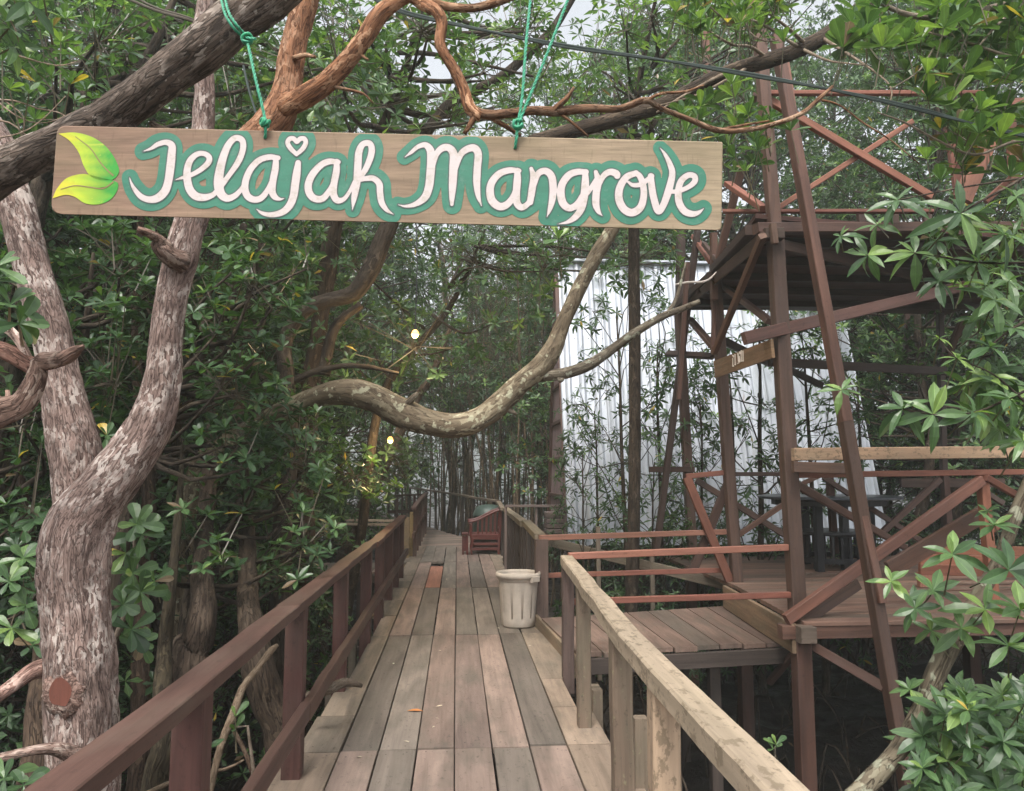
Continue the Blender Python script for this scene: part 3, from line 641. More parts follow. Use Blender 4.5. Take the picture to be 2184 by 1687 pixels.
mb=MB(); beam(mb,P(1723,1373,5.85),P(1890,1470,5.2),.07,.09,up=FY,c=(1,.9,.9)); mb.build('brace',M_tower,pv)
mb=MB(); beam(mb,P(1700,1385,6.0),P(1640,1455,6.3),.05,.05,up=FY,c=(.6,.5,.5)); mb.build('brace',M_tower,pv)
# pavilion railing with X braces
pr=empty('railing',(4.2,7.5,.38),'red-brown pavilion railing with crossed braces and a pale top rail','railing')
def rb(name,*a,**k): return brace(*a,name=name,**k)
def pb(name,u1,v1,y1,u2,v2,y2,hpx,mat=M_tower,c=(1,1,1),th=.05):
    return tb(name,u1,v1,y1,u2,v2,y2,hpx*(y1+y2)/2/F,th,mat,c,par=pr,up=FY)
pb('handrail',1690,969,5.85,2350,962,6.2,27,M_pale,(.95,.78,.68)); pb('lower_board',1690,996,5.8,1832,1000,5.8,24,c=(1.1,1.05,.95)); pb('handrail',1690,1013,5.95,2350,1004,6.25,13,M_new,(.75,.62,.6))
pb('handrail',1462,1016,7.9,1545,1008,7.9,11,M_new,(.6,.5,.5)); pb('handrail',1560,1011,7.95,1684,1011,7.9,9,c=(.7,.7,.7)) 
for a_ in((1464,1018,7.9,1556,1240,7.85,18,M_new,(.55,.45,.42)),(1552,1030,7.95,1478,1215,8.0,18,M_tower,(.8,.75,.75)),(1484,1024,8.0,1672,1140,7.9,13),(1668,1077,7.9,1569,1144,7.9,11,M_tower,(1.5,1.3,1.2)),
          (1690,1029,6.0,1930,1168,8.2,15,M_tower,(1.1,1,1)),(1692,1040,8.5,1750,1013,8.5,9,M_tower,(1.5,1.3,1.2)),(1873,1142,8.6,2004,1022,8.7,13,M_tower,(1.1,1,1)),(1755,1018,8.7,1976,1162,8.6,11,M_tower,(1.1,1,1)),
          (2100,1018,6.1,2200,1075,6.4,14,M_new,(.6,.5,.48)),(2070,1030,8.6,2140,1075,8.4,11),(1895,1215,6.3,2102,1092,6.4,36,M_tower,(1.35,1.15,1.0)),(2110,1130,6.6,2185,1085,6.8,16,M_new,(.6,.5,.45))):
    pb('brace',*a_)
tb('long_brace',1676,1322,5.75,2092,1024,6.1,.085,.06,M_tower,(1.55,1.15,1.05),par=pr,up=FY)
mb=MB(); beam(mb,P(1680,1345,5.82),P(1830,1245,6.0),.09,.03,up=FY,c=(.9,.85,.8)); mb.build('brace',M_tower,pr)
mb=MB(); beam(mb,P(2093,1012,6.15),P(2122,1330,6.1),.075,.075,up=FY,c=(.75,.6,.5)); mb.build('post',M_new,pr)
for u in(1768,2014): 
    mb=MB(); beam(mb,P(u,1015,8.8),P(u+12,1180,8.8),.075,.075,up=FY,c=(.9,.75,.75)); mb.build('post',M_tower,pr)
# orange boards (low bench / step) at the right of the floor
ob=empty('low_bench',P(2060,1200,7),'low bench of bright orange boards on the pavilion floor','bench')
for k,(v0,c) in enumerate(((1170,(.75,.62,.5)),(1192,(.8,.66,.55)),(1214,(.62,.5,.45)))):
    mb=MB(); beam(mb,P(1960,v0,7.6-k*.3),P(2250,v0+8,7.6-k*.3),.04,.10,c=c); mb.build('board',M_new,ob)
mb=MB(); q=P(2050,1240,7.3); beam(mb,(q[0]-.3,q[1],zp+.005),(q[0]-.3,q[1],zp+.15),.3,.06); mb.build('leg',M_new,ob); mb=MB(); beam(mb,(q[0]+.9,q[1],zp+.005),(q[0]+.9,q[1],zp+.15),.3,.06); mb.build('leg',M_new,ob)
# name board with carved strokes
nb=empty('name_board',P(1582,755,6.4),'small brown plank with short pale painted strokes fixed to the tower posts','sign')
a1,a2,a3,a4=P(1521,770,7.55),P(1642,724,5.82),P(1646,763,5.82),P(1524,806,7.55)
nn=nrm(np.cross(a2-a1,a4-a1)); nn=nn if np.dot(nn,CAM-a1)>0 else -nn
mb=MB(); vs=np.array([a1,a2,a3,a4]); vs=np.vstack([vs,vs-nn*.025]); L=np.linalg.norm(a2-a1)
mb.add(vs,[np.array([[3,2,1,0],[4,5,6,7],[0,1,5,4],[1,2,6,5],[2,3,7,6],[3,0,4,7]])],np.array([(0,0,0),(0,0,L),(0,.2,L),(0,.2,0)]*2)+3.3,(1.25,.95,.72)); mb.build('board',M_mossy,nb)
M_white=plain('cream_paint',(.78,.70,.62),.5,.4,0,.05)
def onb(x,y):   # zoom px -> plane of board
    r=ray((1680+x*.07326)/1.1081,(790+y*.07326)/1.1081); t=np.dot(a1-CAM,nn)/np.dot(r,nn); return CAM+r*t+nn*.004
mb=MB()
for st in([(712,690),(740,720),(722,760)],[(715,780),(715,1020)],[(705,1025),(735,1025)],[(785,640),(792,960)],[(780,980),(805,985)],[(878,600),(900,930)],[(862,945),(912,925),(940,890),(925,700)],[(940,560),(945,640)],[(988,515),(985,710)],[(985,720),(985,880)],[(1040,530),(1045,850)],[(1025,860),(1055,855)]):
    pp=[onb(*s) for s in st]; tube(mb,pp,[.006]*len(pp),5,.05)
mb.build('lettering',M_white,nb)
# table with black legs and slatted bench
tbm=empty('table',P(1770,1225,8.6),'dark round bar table standing on the pavilion floor','table')
tc=P(1765,1060,8.9); tz=tc[2]
mb=MB(); lathe(mb,[(.001,tz+.02),(.80,tz+.02),(.82,tz+.01),(.82,tz-.01),(.79,tz-.02),(.001,tz-.02)],(tc[0],8.9,0),48); mb.build('tabletop',plain('grey_table_top',(.05,.055,.065),.3,.5),tbm)
mb=MB(); lathe(mb,[(.66,tz-.021),(.66,tz-.09),(.62,tz-.09)],(tc[0],8.9,0),24); mb.build('apron',M_black,tbm)
for (u,y_) in((1742,8.55),(1797,8.65),(1853,8.9),(1715,9.3)):
    q=P(u,1070,y_); mb=MB(); beam(mb,(q[0],q[1],zp+.001),(q[0],q[1],tz-.03),.085,.085,up=FY); mb.build('leg',M_black,tbm)
bn2=empty('bench',P(1775,1200,8.8),'curved black slatted bench box under the dark round table','bench')
zt=zp+.42; cx_=P(1778,1150,8.9)[0]
mb=MB(); lathe(mb,[(.001,zt+.02),(.47,zt+.02),(.48,zt),(.47,zt-.02),(.001,zt-.02)],(cx_,8.95,0),28); mb.build('seat',M_black,bn2)
mb=MB(); 
for k in range(28):
    an=k*2*math.pi/28; x_,y_=cx_+.43*math.cos(an),8.95+.43*math.sin(an); beam(mb,(x_,y_,zp+.12),(x_,y_,zt-.02),.035,.03,up=(math.cos(an),math.sin(an),0))
lathe(mb,[(.45,zp+.08),(.45,zp+.14),(.41,zp+.14)],(cx_,8.95,0),28); mb.build('slat_ring',M_black,bn2)
for k in range(4):
    an=k*math.pi/2+.6; mb=MB(); beam(mb,(cx_+.38*math.cos(an),8.95+.38*math.sin(an),zp+.001),(cx_+.38*math.cos(an),8.95+.38*math.sin(an),zp+.12),.05,.05,up=FY); mb.build('leg',M_black,bn2)
# fluorescent tube (unlit)
mb=MB(); tube(mb,[P(1760,601,8.4),P(1952,601,8.5)],[.016,.016],8,.3); mb.build('tube_lamp',plain('dusty_white',(.38,.36,.33),.4,.4),label='unlit dusty fluorescent tube fixed under the tower floor',cat='lamp')
mb=MB(); pts=[P(1540+i*22,580+2.5*math.sin(i*1.3),8.0) for i in range(13)]; tube(mb,pts,[.004]*13,4,.2); mb.build('cable',plain('grey_cable',(.25,.24,.24),.5,.4),label='thin grey wire sagging beneath the tower floor',cat='cable')
mb=MB(); tube(mb,[P(1440,607,7.2),P(1465,602,7.2),P(1500,601,7.2),P(1516,592,7.2),P(1527,580,7.2)],[.008,.010,.011,.009,.006],6,.05); mb.build('bare_twig',plain('bleached_twig',(.62,.55,.50),.6,.3),label='bare bleached twig hooked against the tower corner',cat='twig')
# ================================================================ corrugated A-frame hut
hut=empty('corrugated_hut',P(1550,1140,12),'steep hut clad in silvery corrugated metal sheets behind the tower','hut')
A0=P(1210,1142,11.5); B0=P(1890,1142,11.5); s15=math.tan(math.radians(15)); zt=5.2
tt=NT('corrugated_metal'); g=tt.attr('bco').outputs['Vector']
k1=tt.ramp(tt.noise(tt.map(g,(3.2,1,.35)),1,6,.6),[(.3,.74),(.7,1.12)]); k2=tt.ramp(tt.noise(tt.map(g,(.9,.9,.5)),2,5,.7),[(.35,.85),(.65,1.08)])
sx=tt.n('ShaderNodeSeparateXYZ'); tt.l(g,sx.inputs[0]); fl_=tt.n('ShaderNodeMath',operation='FRACT'); dv=tt.n('ShaderNodeMath',operation='DIVIDE'); tt.l(sx.outputs[0],dv.inputs[0]); dv.inputs[1].default_value=.74; tt.l(dv.outputs[0],fl_.inputs[0])
col=tt.mix(tt.mix((.53,.565,.625),k1,1.0,'MULTIPLY'),k2,1.0,'MULTIPLY'); col=tt.mix(col,tt.ramp(fl_.outputs[0],[(.0,.35),(.012,.5),(.03,1.)]),1.0,'MULTIPLY')
dirt=tt.ramp(tt.noise(tt.map(g,(6,1,.5)),1,6,.65),[(.52,0.),(.70,1.)]); col=tt.mix(col,(.20,.20,.16),_mul(tt,dirt,.5)); rs=tt.ramp(tt.noise(tt.map(g,(9,1,1.2)),1.4,5,.6),[(.66,0.),(.72,1.)]); col=tt.mix(col,(.20,.10,.05),_mul(tt,rs,.5))
M_corr=tt.fin(col,.42,.5,.35)
def sheet(mb,xa,xb,z0,z1,yfun,flip=1,dark=False):
    per=.235; xs=[];dy=[]; x=xa
    while x<xb:
        for fx,d in((0,0),(.30,0),(.40,.026),(.48,.038),(.62,.038),(.70,.026),(.80,0)):
            if x+fx*per<=xb: xs.append(x+fx*per); dy.append(d)
        x+=per
    xs=np.array(xs);dy=np.array(dy); zs=np.linspace(z0,z1,9); vs=[];bs=[]
    for z in zs: vs.append(np.column_stack([xs,yfun(z)-flip*dy,np.full(len(xs),z)+dy*s15])); bs.append(np.column_stack([xs-xa,np.zeros(len(xs)),np.full(len(xs),z)]))
    n_=len(xs); i=(np.arange(len(zs)-1)[:,None]*n_+np.arange(n_-1)[None]).ravel()
    mb.add(np.concatenate(vs),[np.column_stack([i,i+1,i+n_+1,i+n_])],np.concatenate(bs))
zb0=A0[2]-.15
mb=MB(); sheet(mb,A0[0],B0[0],zb0,zt,lambda z:11.5+s15*(z-A0[2])); mb.build('front_sheet',M_corr,hut,smooth=False)
yap=11.5+s15*(zt-A0[2])
mb=MB(); sheet(mb,A0[0],B0[0],zb0,zt,lambda z:2*yap-(11.5+s15*(z-A0[2])),-1); mb.build('back_sheet',M_corr,hut)
mb=MB(); beam(mb,(A0[0]-.05,yap,zt+.01),(B0[0]+.05,yap,zt+.01),.25,.04); mb.build('ridge_cap',M_corr,hut)
M_gab=wood('mauve_panel',(.24,.17,.17),.7,.2)
mb=MB(); x=A0[0]+.03; f=11.52+s15*(zb0-A0[2]); vs=np.array([(x,f,zb0),(x,2*yap-f,zb0),(x,yap,zt-.05)]); vs=np.vstack([vs,vs+V(.03,0,0)])
mb.add(vs,[np.array([[0,2,1],[3,4,5]])],np.column_stack([vs[:,1],vs[:,0],vs[:,2]])); mb.build('gable_panel',M_gab,hut)
mb=MB()
for z in np.arange(zb0+.1,zt-.3,.62):
    y0=11.5+s15*(z-A0[2])+.04; y1=2*yap-y0; beam(mb,(x-.015,y0,z),(x-.015,y1,z),.03,.06)
for s in(0,1):
    pa=V(x-.02,f+.06,zb0) if s==0 else V(x-.02,2*yap-f-.06,zb0); beam(mb,pa,V(x-.02,yap,zt-.02),.04,.07,up=(1,0,0))
mb.build('gable_batten',M_rail,hut) 
tilt_screws=MB()
for xi in np.arange(A0[0]+.03,B0[0],.235):
    for z in np.arange(zb0+.2,zt,1.05):
        y=11.5+s15*(z-A0[2])-.03; tilt_screws.add(np.array([(xi-.008,y,z-.008),(xi+.008,y,z-.008),(xi+.008,y,z+.008),(xi-.008,y,z+.008)]),[np.array([[0,1,2,3]])],c=(.1,.1,.1))
tilt_screws.build('screw_heads',M_black,hut)
# ================================================================ lit lamps on cords
M_bulb=NT('lit_bulb'); M_bulb.bs.inputs['Base Color'].default_value=(1,.8,.4,1); M_bulb.bs.inputs['Emission Color'].default_value=(1,.42,.065,1); M_bulb.bs.inputs['Emission Strength'].default_value=1.1; M_bulb=M_bulb.m
for (u,v,y,lab,up_) in((885,712,6.9,'lit warm bulb hanging above the boardwalk, the higher one',1.3),(832,938,9.0,'lit warm bulb hanging above the boardwalk, the lower and farther one',2.6)):
    q=P(u,v,y); t=empty('hanging_lamp',q,lab,'lamp')
    mb=MB(); r=.036 if y<10 else .050; lathe(mb,[(.001,-r*1.1),(r*.6,-r*.85),(r,-r*.1),(r*.8,r*.6),(r*.35,r*1.1)],q,16); mb.build('bulb',M_bulb,t,smooth=True)
    mb=MB(); lathe(mb,[(r*.36,r*1.05),(r*.4,r*1.1),(r*.4,r*2.2),(.001,r*2.3)],q,12); mb.build('socket',M_black,t)
    mb=MB(); tube(mb,[q+V(0,0,r*2.2),q+V(.01,0,up_*.5),q+V(-.02,.1,up_)],[.006]*3,4,.3); mb.build('cord',M_black,t)
    ld=bpy.data.lights.new('lamp_light','POINT'); ld.energy=(20 if y<10 else 55); ld.color=(1,.72,.36); ld.shadow_soft_size=.06; lo=bpy.data.objects.new('lamp_light',ld); COL.objects.link(lo); lo.location=(0,0,-r*1.6); lo.parent=t
# ================================================================ hanging sign
SD=2.0
def sp(u,v,off=0.):      # pixel -> vertical sign plane facing the walker, SD metres ahead
    r=ray(u,v); t=(SD-off)/np.dot(r,HD); return CAM+r*t
def LD(x,y): return 90.2+.3512*np.asarray(x,float),252.7+.3512*np.asarray(y,float)
sg=empty('hanging_sign',sp(826,380),'long wooden board hung on green ropes, hand painted Jelajah Mangrove in white','sign')
# board with rounded corners
cor=[(122,268),(1541,303),(1538,492),(108,457)]; rad=[20,5,9,26]
def rounded(cor,rad,n=6):
    out=[]
    for i,(c,r) in enumerate(zip(cor,rad)):
        c=np.array(c,float); a=nrm(np.array(cor[i-1],float)-c); b=nrm(np.array(cor[(i+1)%4],float)-c)
        p,q=c+a*r,c+b*r
        for k in range(n+1):
            t=k/n; out.append((1-t)**2*p+2*t*(1-t)*c+t*t*q)
    return np.array(out)
ol=rounded(cor,rad); m=len(ol)
def spv(uv,off): return np.array([sp(u,v,off) for u,v in uv])
ctr=ol.mean(0); inn=ctr+(ol-ctr)*V(.9975,.985)
fr=spv(ol,-.003); fi=spv(inn,0); bk=spv(ol,-.026); i=np.arange(m);j=(i+1)%m
o3=sp(108,268); ax_=RT; 
def bc(vs,dz): return np.column_stack([np.full(len(vs),dz),(vs-o3)[:,2],(vs-o3)@RT])
vs=np.vstack([fi,fr,bk]); b=np.vstack([bc(fi,0),bc(fr,.003),bc(bk,.026)])
uu=((vs-o3)@RT)/((sp(1541,303)-o3)@RT); cc=np.array([.80,.62,.56])*(1-uu[:,None])+np.array([1.08,1.04,.90])*uu[:,None]
def signwood():
    t=NT('sign_wood'); b=t.attr('bco').outputs['Vector']; c=t.attr('col').outputs['Color']
    g=t.noise(t.map(b,(60,110,7)),1,7,.65,.3); g2=t.noise(t.map(b,(1,7,1.6)),1.5,5,.6,.8)
    st=t.ramp(t.noise(t.map(b,(1,3.5,1.2)),2.2,4,.6),[(.45,0.),(.7,1.)])
    col=t.mix(t.mix((.285,.232,.182),c,1.0,'MULTIPLY'),t.ramp(g,[(.25,.66),(.55,1.),(.8,1.28)]),1.0,'MULTIPLY')
    col=t.mix(col,t.ramp(g2,[(.3,.72),(.65,1.15)]),1.0,'MULTIPLY'); col=t.mix(col,(.17,.14,.08),_mul(t,st,.6))
    sc_=t.ramp(t.noise(t.map(b,(1,14,90)),1,3,.5),[(.60,1.),(.70,.84)]); col=t.mix(col,sc_,1.0,'MULTIPLY'); t.bump(g,.3,.002); return t.fin(col,.75,.25)
mb=MB(); mb.add(vs,[np.array([i]),np.column_stack([m+i,m+j,j,i])[:,::-1]*1,np.column_stack([2*m+i,2*m+j,m+j,m+i]),np.array([2*m+i[::-1]])],b,cc)
mb.build('board',signwood(),sg)
# ---- hand lettering: brush strokes -> smooth outlines
S5=2055.8
ST=[ # first word (x,y,width)
[(612,200,5),(660,183,18),(700,158,28),(750,145,32),(786,165,42),(785,220,48),(777,300,50),(765,380,48),(745,440,50),(702,482,48),(650,493,38),(600,475,34),(560,430,24),(540,392,13),(530,360,5)],
[(808,373,5),(850,360,18),(900,345,26),(960,312,30),(1005,272,34),(1013,238,34),(985,215,30),(940,217,32),(898,255,38),(880,310,42),(880,370,46),(895,430,48),(930,470,48),(980,480,42),(1030,467,32),(1062,440,30)],
[(1070,430,34),(1130,350,30),(1190,262,36),(1218,185,36),(1212,132,36),(1170,120,36),(1130,160,40),(1100,230,46),(1077,320,52),(1070,400,58),(1085,458,52),(1122,485,42),(1165,472,34),(1200,440,28),(1228,400,24)],
[(1432,240,28),(1380,235,34),(1320,252,36),(1270,300,38),(1240,360,40),(1230,420,42),(1245,470,42),(1285,493,38),(1330,482,36),(1368,435,32),(1395,380,30)],
[(1418,240,32),(1415,300,40),(1400,380,42),(1395,440,42),(1410,475,36),(1440,490,18),(1468,487,5)],
[(1553,270,34),(1545,330,46),(1535,400,48),(1525,470,46),(1500,530,44),(1455,570,38),(1390,585,30),(1335,575,20),(1302,552,6)],
[(1543,218,24),(1507,182,28),(1489,148,28),(1502,124,28),(1527,124,28),(1545,142,26),(1565,124,28),(1590,124,28),(1599,148,28),(1580,185,28),(1543,218,24)],
[(1797,265,28),(1740,262,36),(1690,285,38),(1640,340,42),(1615,400,44),(1620,450,44),(1650,485,42),(1700,487,38),(1743,440,34),(1770,390,30)],
[(1787,262,32),(1785,320,40),(1770,400,42),(1768,460,42),(1790,497,38),(1830,490,26),(1865,445,22),(1895,385,22)],
[(1882,556,5),(1893,480,34),(1910,380,44),(1916,280,44),(1922,205,42),(1945,158,36),(1985,152,36),(2000,187,38),(1990,242,38),(1960,312,34),(1925,362,30)],
[(1930,372,26),(1965,365,30),(2010,365,34),(2045,397,38),(2050,450,38),(2060,510,36),(2090,555,24),(2130,582,5)]]
S2=[[(145,235,5),(185,205,20),(225,172,26),(270,162,34),(300,195,46),(305,260,50),(300,340,50),(290,420,48),(265,480,44),(210,520,30),(150,533,16),(105,524,5)],
[(310,300,30),(335,220,34),(370,182,40),(410,178,42),(440,215,48),(440,300,50),(435,400,46),(431,480,32),(430,522,20)],
[(450,310,30),(480,225,36),(520,188,40),(565,180,44),(590,215,44),(585,300,44),(582,390,42),(590,470,28),(610,530,5)],
[(838,318,28),(780,315,36),(720,335,40),(675,385,44),(662,440,46),(675,500,48),(720,535,46),(765,522,42),(800,480,36),(820,430,32)],
[(828,316,32),(828,370,44),(822,450,44),(825,510,44),(852,540,38),(890,520,32),(912,480,28)],
[(912,305,22),(926,360,40),(916,440,42),(905,508,38)],
[(930,400,30),(955,335,36),(1000,320,40),(1035,352,44),(1045,420,44),(1040,490,40),(1025,550,26),(1008,597,5)],
[(1245,325,32),(1190,325,38),(1140,345,42),(1100,400,44),(1092,460,46),(1107,518,46),(1147,545,40),(1190,520,36),(1225,465,32)],
[(1240,325,34),(1240,400,46),(1232,480,46),(1215,550,42),(1178,600,36),(1130,630,20),(1075,642,5)],
[(1180,545,20),(1225,490,24),(1270,430,28),(1305,375,28)],
[(1304,325,24),(1318,380,42),(1307,450,44),(1305,520,42),(1320,565,26),(1342,590,5)],
[(1320,410,28),(1350,350,34),(1390,325,38),(1428,335,42),(1434,348,38)],
[(1548,332,34),(1490,357,40),(1450,420,44),(1445,490,46),(1475,550,46),(1525,572,46),(1575,540,44),(1595,470,40),(1590,400,38),(1570,350,34),(1545,332,30)],
[(1500,385,14),(1530,405,24),(1580,400,28),(1620,370,28),(1645,350,28)],
[(1638,350,36),(1642,400,40),(1655,480,42),(1682,560,42),(1712,530,40),(1745,440,44),(1768,340,38),(1755,280,32),(1725,220,20),(1695,180,5)],
[(1750,445,24),(1800,442,26),(1860,420,28),(1903,385,34),(1903,352,34),(1865,345,34),(1822,380,38),(1805,440,40),(1810,510,42),(1842,562,42),(1890,580,36),(1930,570,22),(1958,548,5)]]
ST+= [[(x+S5,y,w_) for x,y,w_ in s] for s in S2]
DX=4; gx=np.arange(430,4110,DX); gy=np.arange(30,700,DX); SDF=np.full((len(gy),len(gx)),999.)
for s in ST:
    a=np.array(s,float); pp,rr=crom(np.column_stack([a[:,0],a[:,1],a[:,0]*0]),a[:,2]/2,6)
    for (x,y,_),r in zip(pp,rr):
        w_=r+72; i0,i1=np.searchsorted(gx,(x-w_,x+w_)); j0,j1=np.searchsorted(gy,(y-w_,y+w_))
        d=np.hypot(gx[None,i0:i1]-x,gy[j0:j1,None]-y)-r; SDF[j0:j1,i0:i1]=np.minimum(SDF[j0:j1,i0:i1],d)
def edge(p,q):   # half plane, negative inside the board
    p=((p[0]-90.2)/.3512,(p[1]-252.7)/.3512); q=((q[0]-90.2)/.3512,(q[1]-252.7)/.3512); dx,dy=q[0]-p[0],q[1]-p[1]; l=math.hypot(dx,dy)
    return ((gx[None]-p[0])*dy-(gy[:,None]-p[1])*dx)/l
EB=np.maximum(edge(cor[0],cor[1]),edge(cor[2],cor[3]))+5
def iso(field,off,mat,name,colf,par=sg):
    vid={};vl=[];quads=[];polys={}
    def vert(x,y):
        k=(round(x*50),round(y*50)); 
        if k not in vid: vid[k]=len(vl); vl.append((x,y))
        return vid[k]
    ins=field<0; H_,W_=field.shape
    full=ins[:-1,:-1]&ins[1:,:-1]&ins[:-1,1:]&ins[1:,1:]; anyc=(ins[:-1,:-1]|ins[1:,:-1]|ins[:-1,1:]|ins[1:,1:])&~full
    for jy in range(H_-1):
        row=full[jy]; x=0
        idx=np.flatnonzero(np.diff(np.concatenate([[0],row.astype(int),[0]])))
        for s,e in zip(idx[::2],idx[1::2]):
            while s<e:
                t=min(e,s+12); quads.append([vert(gx[s],gy[jy]),vert(gx[s],gy[jy+1]),vert(gx[t],gy[jy+1]),vert(gx[t],gy[jy])]); s=t
    for jy,ix in zip(*np.nonzero(anyc)):
        c=[(gx[ix],gy[jy],field[jy,ix]),(gx[ix],gy[jy+1],field[jy+1,ix]),(gx[ix+1],gy[jy+1],field[jy+1,ix+1]),(gx[ix+1],gy[jy],field[jy,ix+1])]
        pl=[]
        for k in range(4):
            x0,y0,f0=c[k];x1,y1,f1=c[(k+1)%4]
            if f0<0: pl.append(vert(x0,y0))
            if (f0<0)!=(f1<0): t=f0/(f0-f1); pl.append(vert(x0+(x1-x0)*t,y0+(y1-y0)*t))
        pl=[p for k,p in enumerate(pl) if p!=pl[k-1]]
        if len(pl)>=3: polys.setdefault(len(pl),[]).append(pl)
    xy=np.array(vl,float); u,v=LD(xy[:,0],xy[:,1]); vs=spv(np.column_stack([u,v]),off)
    mb=MB(); mb.add(vs,[np.array(quads)[:,::1]]+[np.array(p) for p in polys.values()],bc(vs,off),colf(xy)); 
    return mb.build(name,mat,par)
def paintmat(name,base,wear,wc,nz=.1):
    t=NT(name); b=t.attr('bco').outputs['Vector']; c=t.attr('col').outputs['Color']
    k=t.ramp(t.noise(t.map(b,(1,30,9)),1,5,.6),[(.3,1-nz),(.7,1+nz)]); col=t.mix(t.mix(tuple(base),c,1.0,'MULTIPLY'),k,1.0,'MULTIPLY')
    s=t.ramp(t.noise(b,30,6,.75),[(wear,0.),(wear+.12,1.)]); s2=t.ramp(t.noise(t.map(b,(1,60,3)),1,4,.6),[(.62,0.),(.72,1.)])
    col=t.mix(col,wc,_mul(t,s,.85)); col=t.mix(col,wc,_mul(t,s2,.6)); return t.fin(col,.5,.4)
one=lambda xy:(1,1,1)
iso(np.maximum(SDF-46-5*np.sin(gx[None]*.013),EB),.0010,paintmat('green_sign_paint',(.026,.155,.098),.54,(.065,.18,.13),.16),'lettering_border',one)
iso(SDF-7.5,.0018,paintmat('dark_outline_paint',(.05,.085,.075),.7,(.06,.12,.09)),'lettering_outline',one)
iso(SDF,.0026,paintmat('white_sign_paint',(.52,.455,.445),.52,(.40,.35,.30),.05),'lettering',one)
# painted leaves
def poly_leaf(pts,mid,name):
    a=np.array(pts,float); pp,_=crom(np.column_stack([a,a[:,0]*0]),np.ones(len(a)),14); xy=pp[:-1,:2]
    b_=np.array(mid,float); mp,_=crom(np.column_stack([b_,b_[:,0]*0]),np.ones(len(b_)),14); mp=mp[:,:2]
    # strip between outline halves and the midrib gives an inner row of vertices
    n_=len(xy); near=np.array([mp[np.argmin(np.hypot(*(mp-q).T))] for q in xy]); rows=[xy+(near-xy)*t for t in(0,.33,.66,1)]
    al=np.concatenate(rows); u,v=LD(al[:,0],al[:,1]); vs=spv(np.column_stack([u,v]),.0012)
    t=np.clip((al[:,0]-90)/330+ .25*np.sin(al[:,1]*.09)*.4,0,1)[:,None]; c=np.array([.78,.70,.03])*(1-t)+np.array([.03,.36,.03])*t
    c=c*.72+np.where(t>.3,np.array([.04,.10,0])*(1-t),0)
    i=np.arange(n_);j=(i+1)%n_; mb=MB(); mb.add(vs,[np.concatenate([np.column_stack([r*n_+i,r*n_+j,(r+1)*n_+j,(r+1)*n_+i]) for r in range(3)])],bc(vs,.001),c); mb.build(name,paintmat('leaf_paint_'+str(n_),(1,1,1),.62,(.5,.5,.05),.15),sg)
    w_=6; e=[]; tn=np.gradient(mp,axis=0); tn/=np.linalg.norm(tn,axis=1)[:,None]; nm=np.column_stack([-tn[:,1],tn[:,0]]); wl=np.linspace(2.2,4.5,len(mp))[:,None]
    al=np.vstack([mp+nm*wl,mp-nm*wl]); u,v=LD(al[:,0],al[:,1]); vs=spv(np.column_stack([u,v]),.0019); k=len(mp); i=np.arange(k-1)
    mb=MB(); mb.add(vs,[np.column_stack([i,i+1,k+i+1,k+i])],bc(vs,.001),(.22,.16,.07)); mb.build('leaf_vein',M_white1,sg)
M_white1=plain('vein_paint',(1,1,1),.6,.3)
poly_leaf([(98,92),(200,86),(300,112),(380,165),(435,235),(465,305),(458,342),(425,372),(350,374),(292,350),(252,290),(220,205),(165,135),(98,92)],[(200,110),(290,180),(350,265),(400,320),(432,348)],'painted_leaf')
poly_leaf([(62,485),(90,425),(150,362),(240,338),(320,350),(440,382),(460,402),(452,442),(410,495),(340,522),(260,516),(200,478),(140,464),(62,485)],[(110,430),(200,408),(290,418),(370,425),(432,385)],'painted_leaf')
# ================================================================ green ropes
def ropemat():
    t=NT('green_rope'); t.bs.inputs['Sheen Weight'].default_value=.2; return t.fin(t.attr('col').outputs['Color'],.5,.4)
M_rope=ropemat()
def rope(mb,l,d=None,r=.0042,knots=()):
    pts=[sp(a[0],a[1],-(a[2] if len(a)>2 else 0)) for a in l]
    p,_=crom(pts,[1]*len(pts),.006); t=nrm(np.gradient(p,axis=0)); al=np.concatenate([[0],np.cumsum(np.linalg.norm(np.diff(p,axis=0),axis=1))])
    u=nrm(np.cross(t,np.broadcast_to(HD,t.shape))); w_=np.cross(t,u)
    for k in range(3):
        an=(al*150+k*2.094)[:,None]; q=p+(np.cos(an)*u+np.sin(an)*w_)*r*.55
        tube(mb,q,[r*.62]*len(q),5,.01,c=[(.02,.26,.14),(.016,.21,.11),(.025,.30,.17)][k])
def knot(mb,u,v,off,s=1):
    c0=sp(u,v,off); 
    for k in range(4):
        a=R.uniform(0,6.28,3); n_=14; ax=nrm(R.normal(size=3)); e1=nrm(np.cross(ax,V(.3,.5,.8))); e2=np.cross(ax,e1)
        th=np.linspace(0,5.6,n_)[:,None]; q=c0+(e1*np.cos(th)+e2*np.sin(th))*(.0105*s)+ax*np.linspace(-.006,.006,n_)[:,None]*s
        tube(mb,q,[.0045]*n_,6,.004,c=(.02,.25+.02*k,.14))
mb=MB(); rope(mb,[(565,296,.0),(566,275,-.012),(562,240,-.01),(545,170,0),(530,100,.05),(525,88,.08)]); rope(mb,[(526,86,.08),(500,62,.045),(480,30,.05),(470,-15,.12),(468,-40,.2)]); rope(mb,[(532,84,.085),(506,56,.04),(487,25,.05),(478,-18,.12),(474,-40,.2)]); rope(mb,[(520,80,.06),(545,84,.04)]); knot(mb,565,262,.012,1.1); knot(mb,527,83,-.06,1.3)
mb.build('rope',M_rope,label='green nylon rope tied round the thick dark branch, holding the J end of the sign',cat='rope',smooth=True)
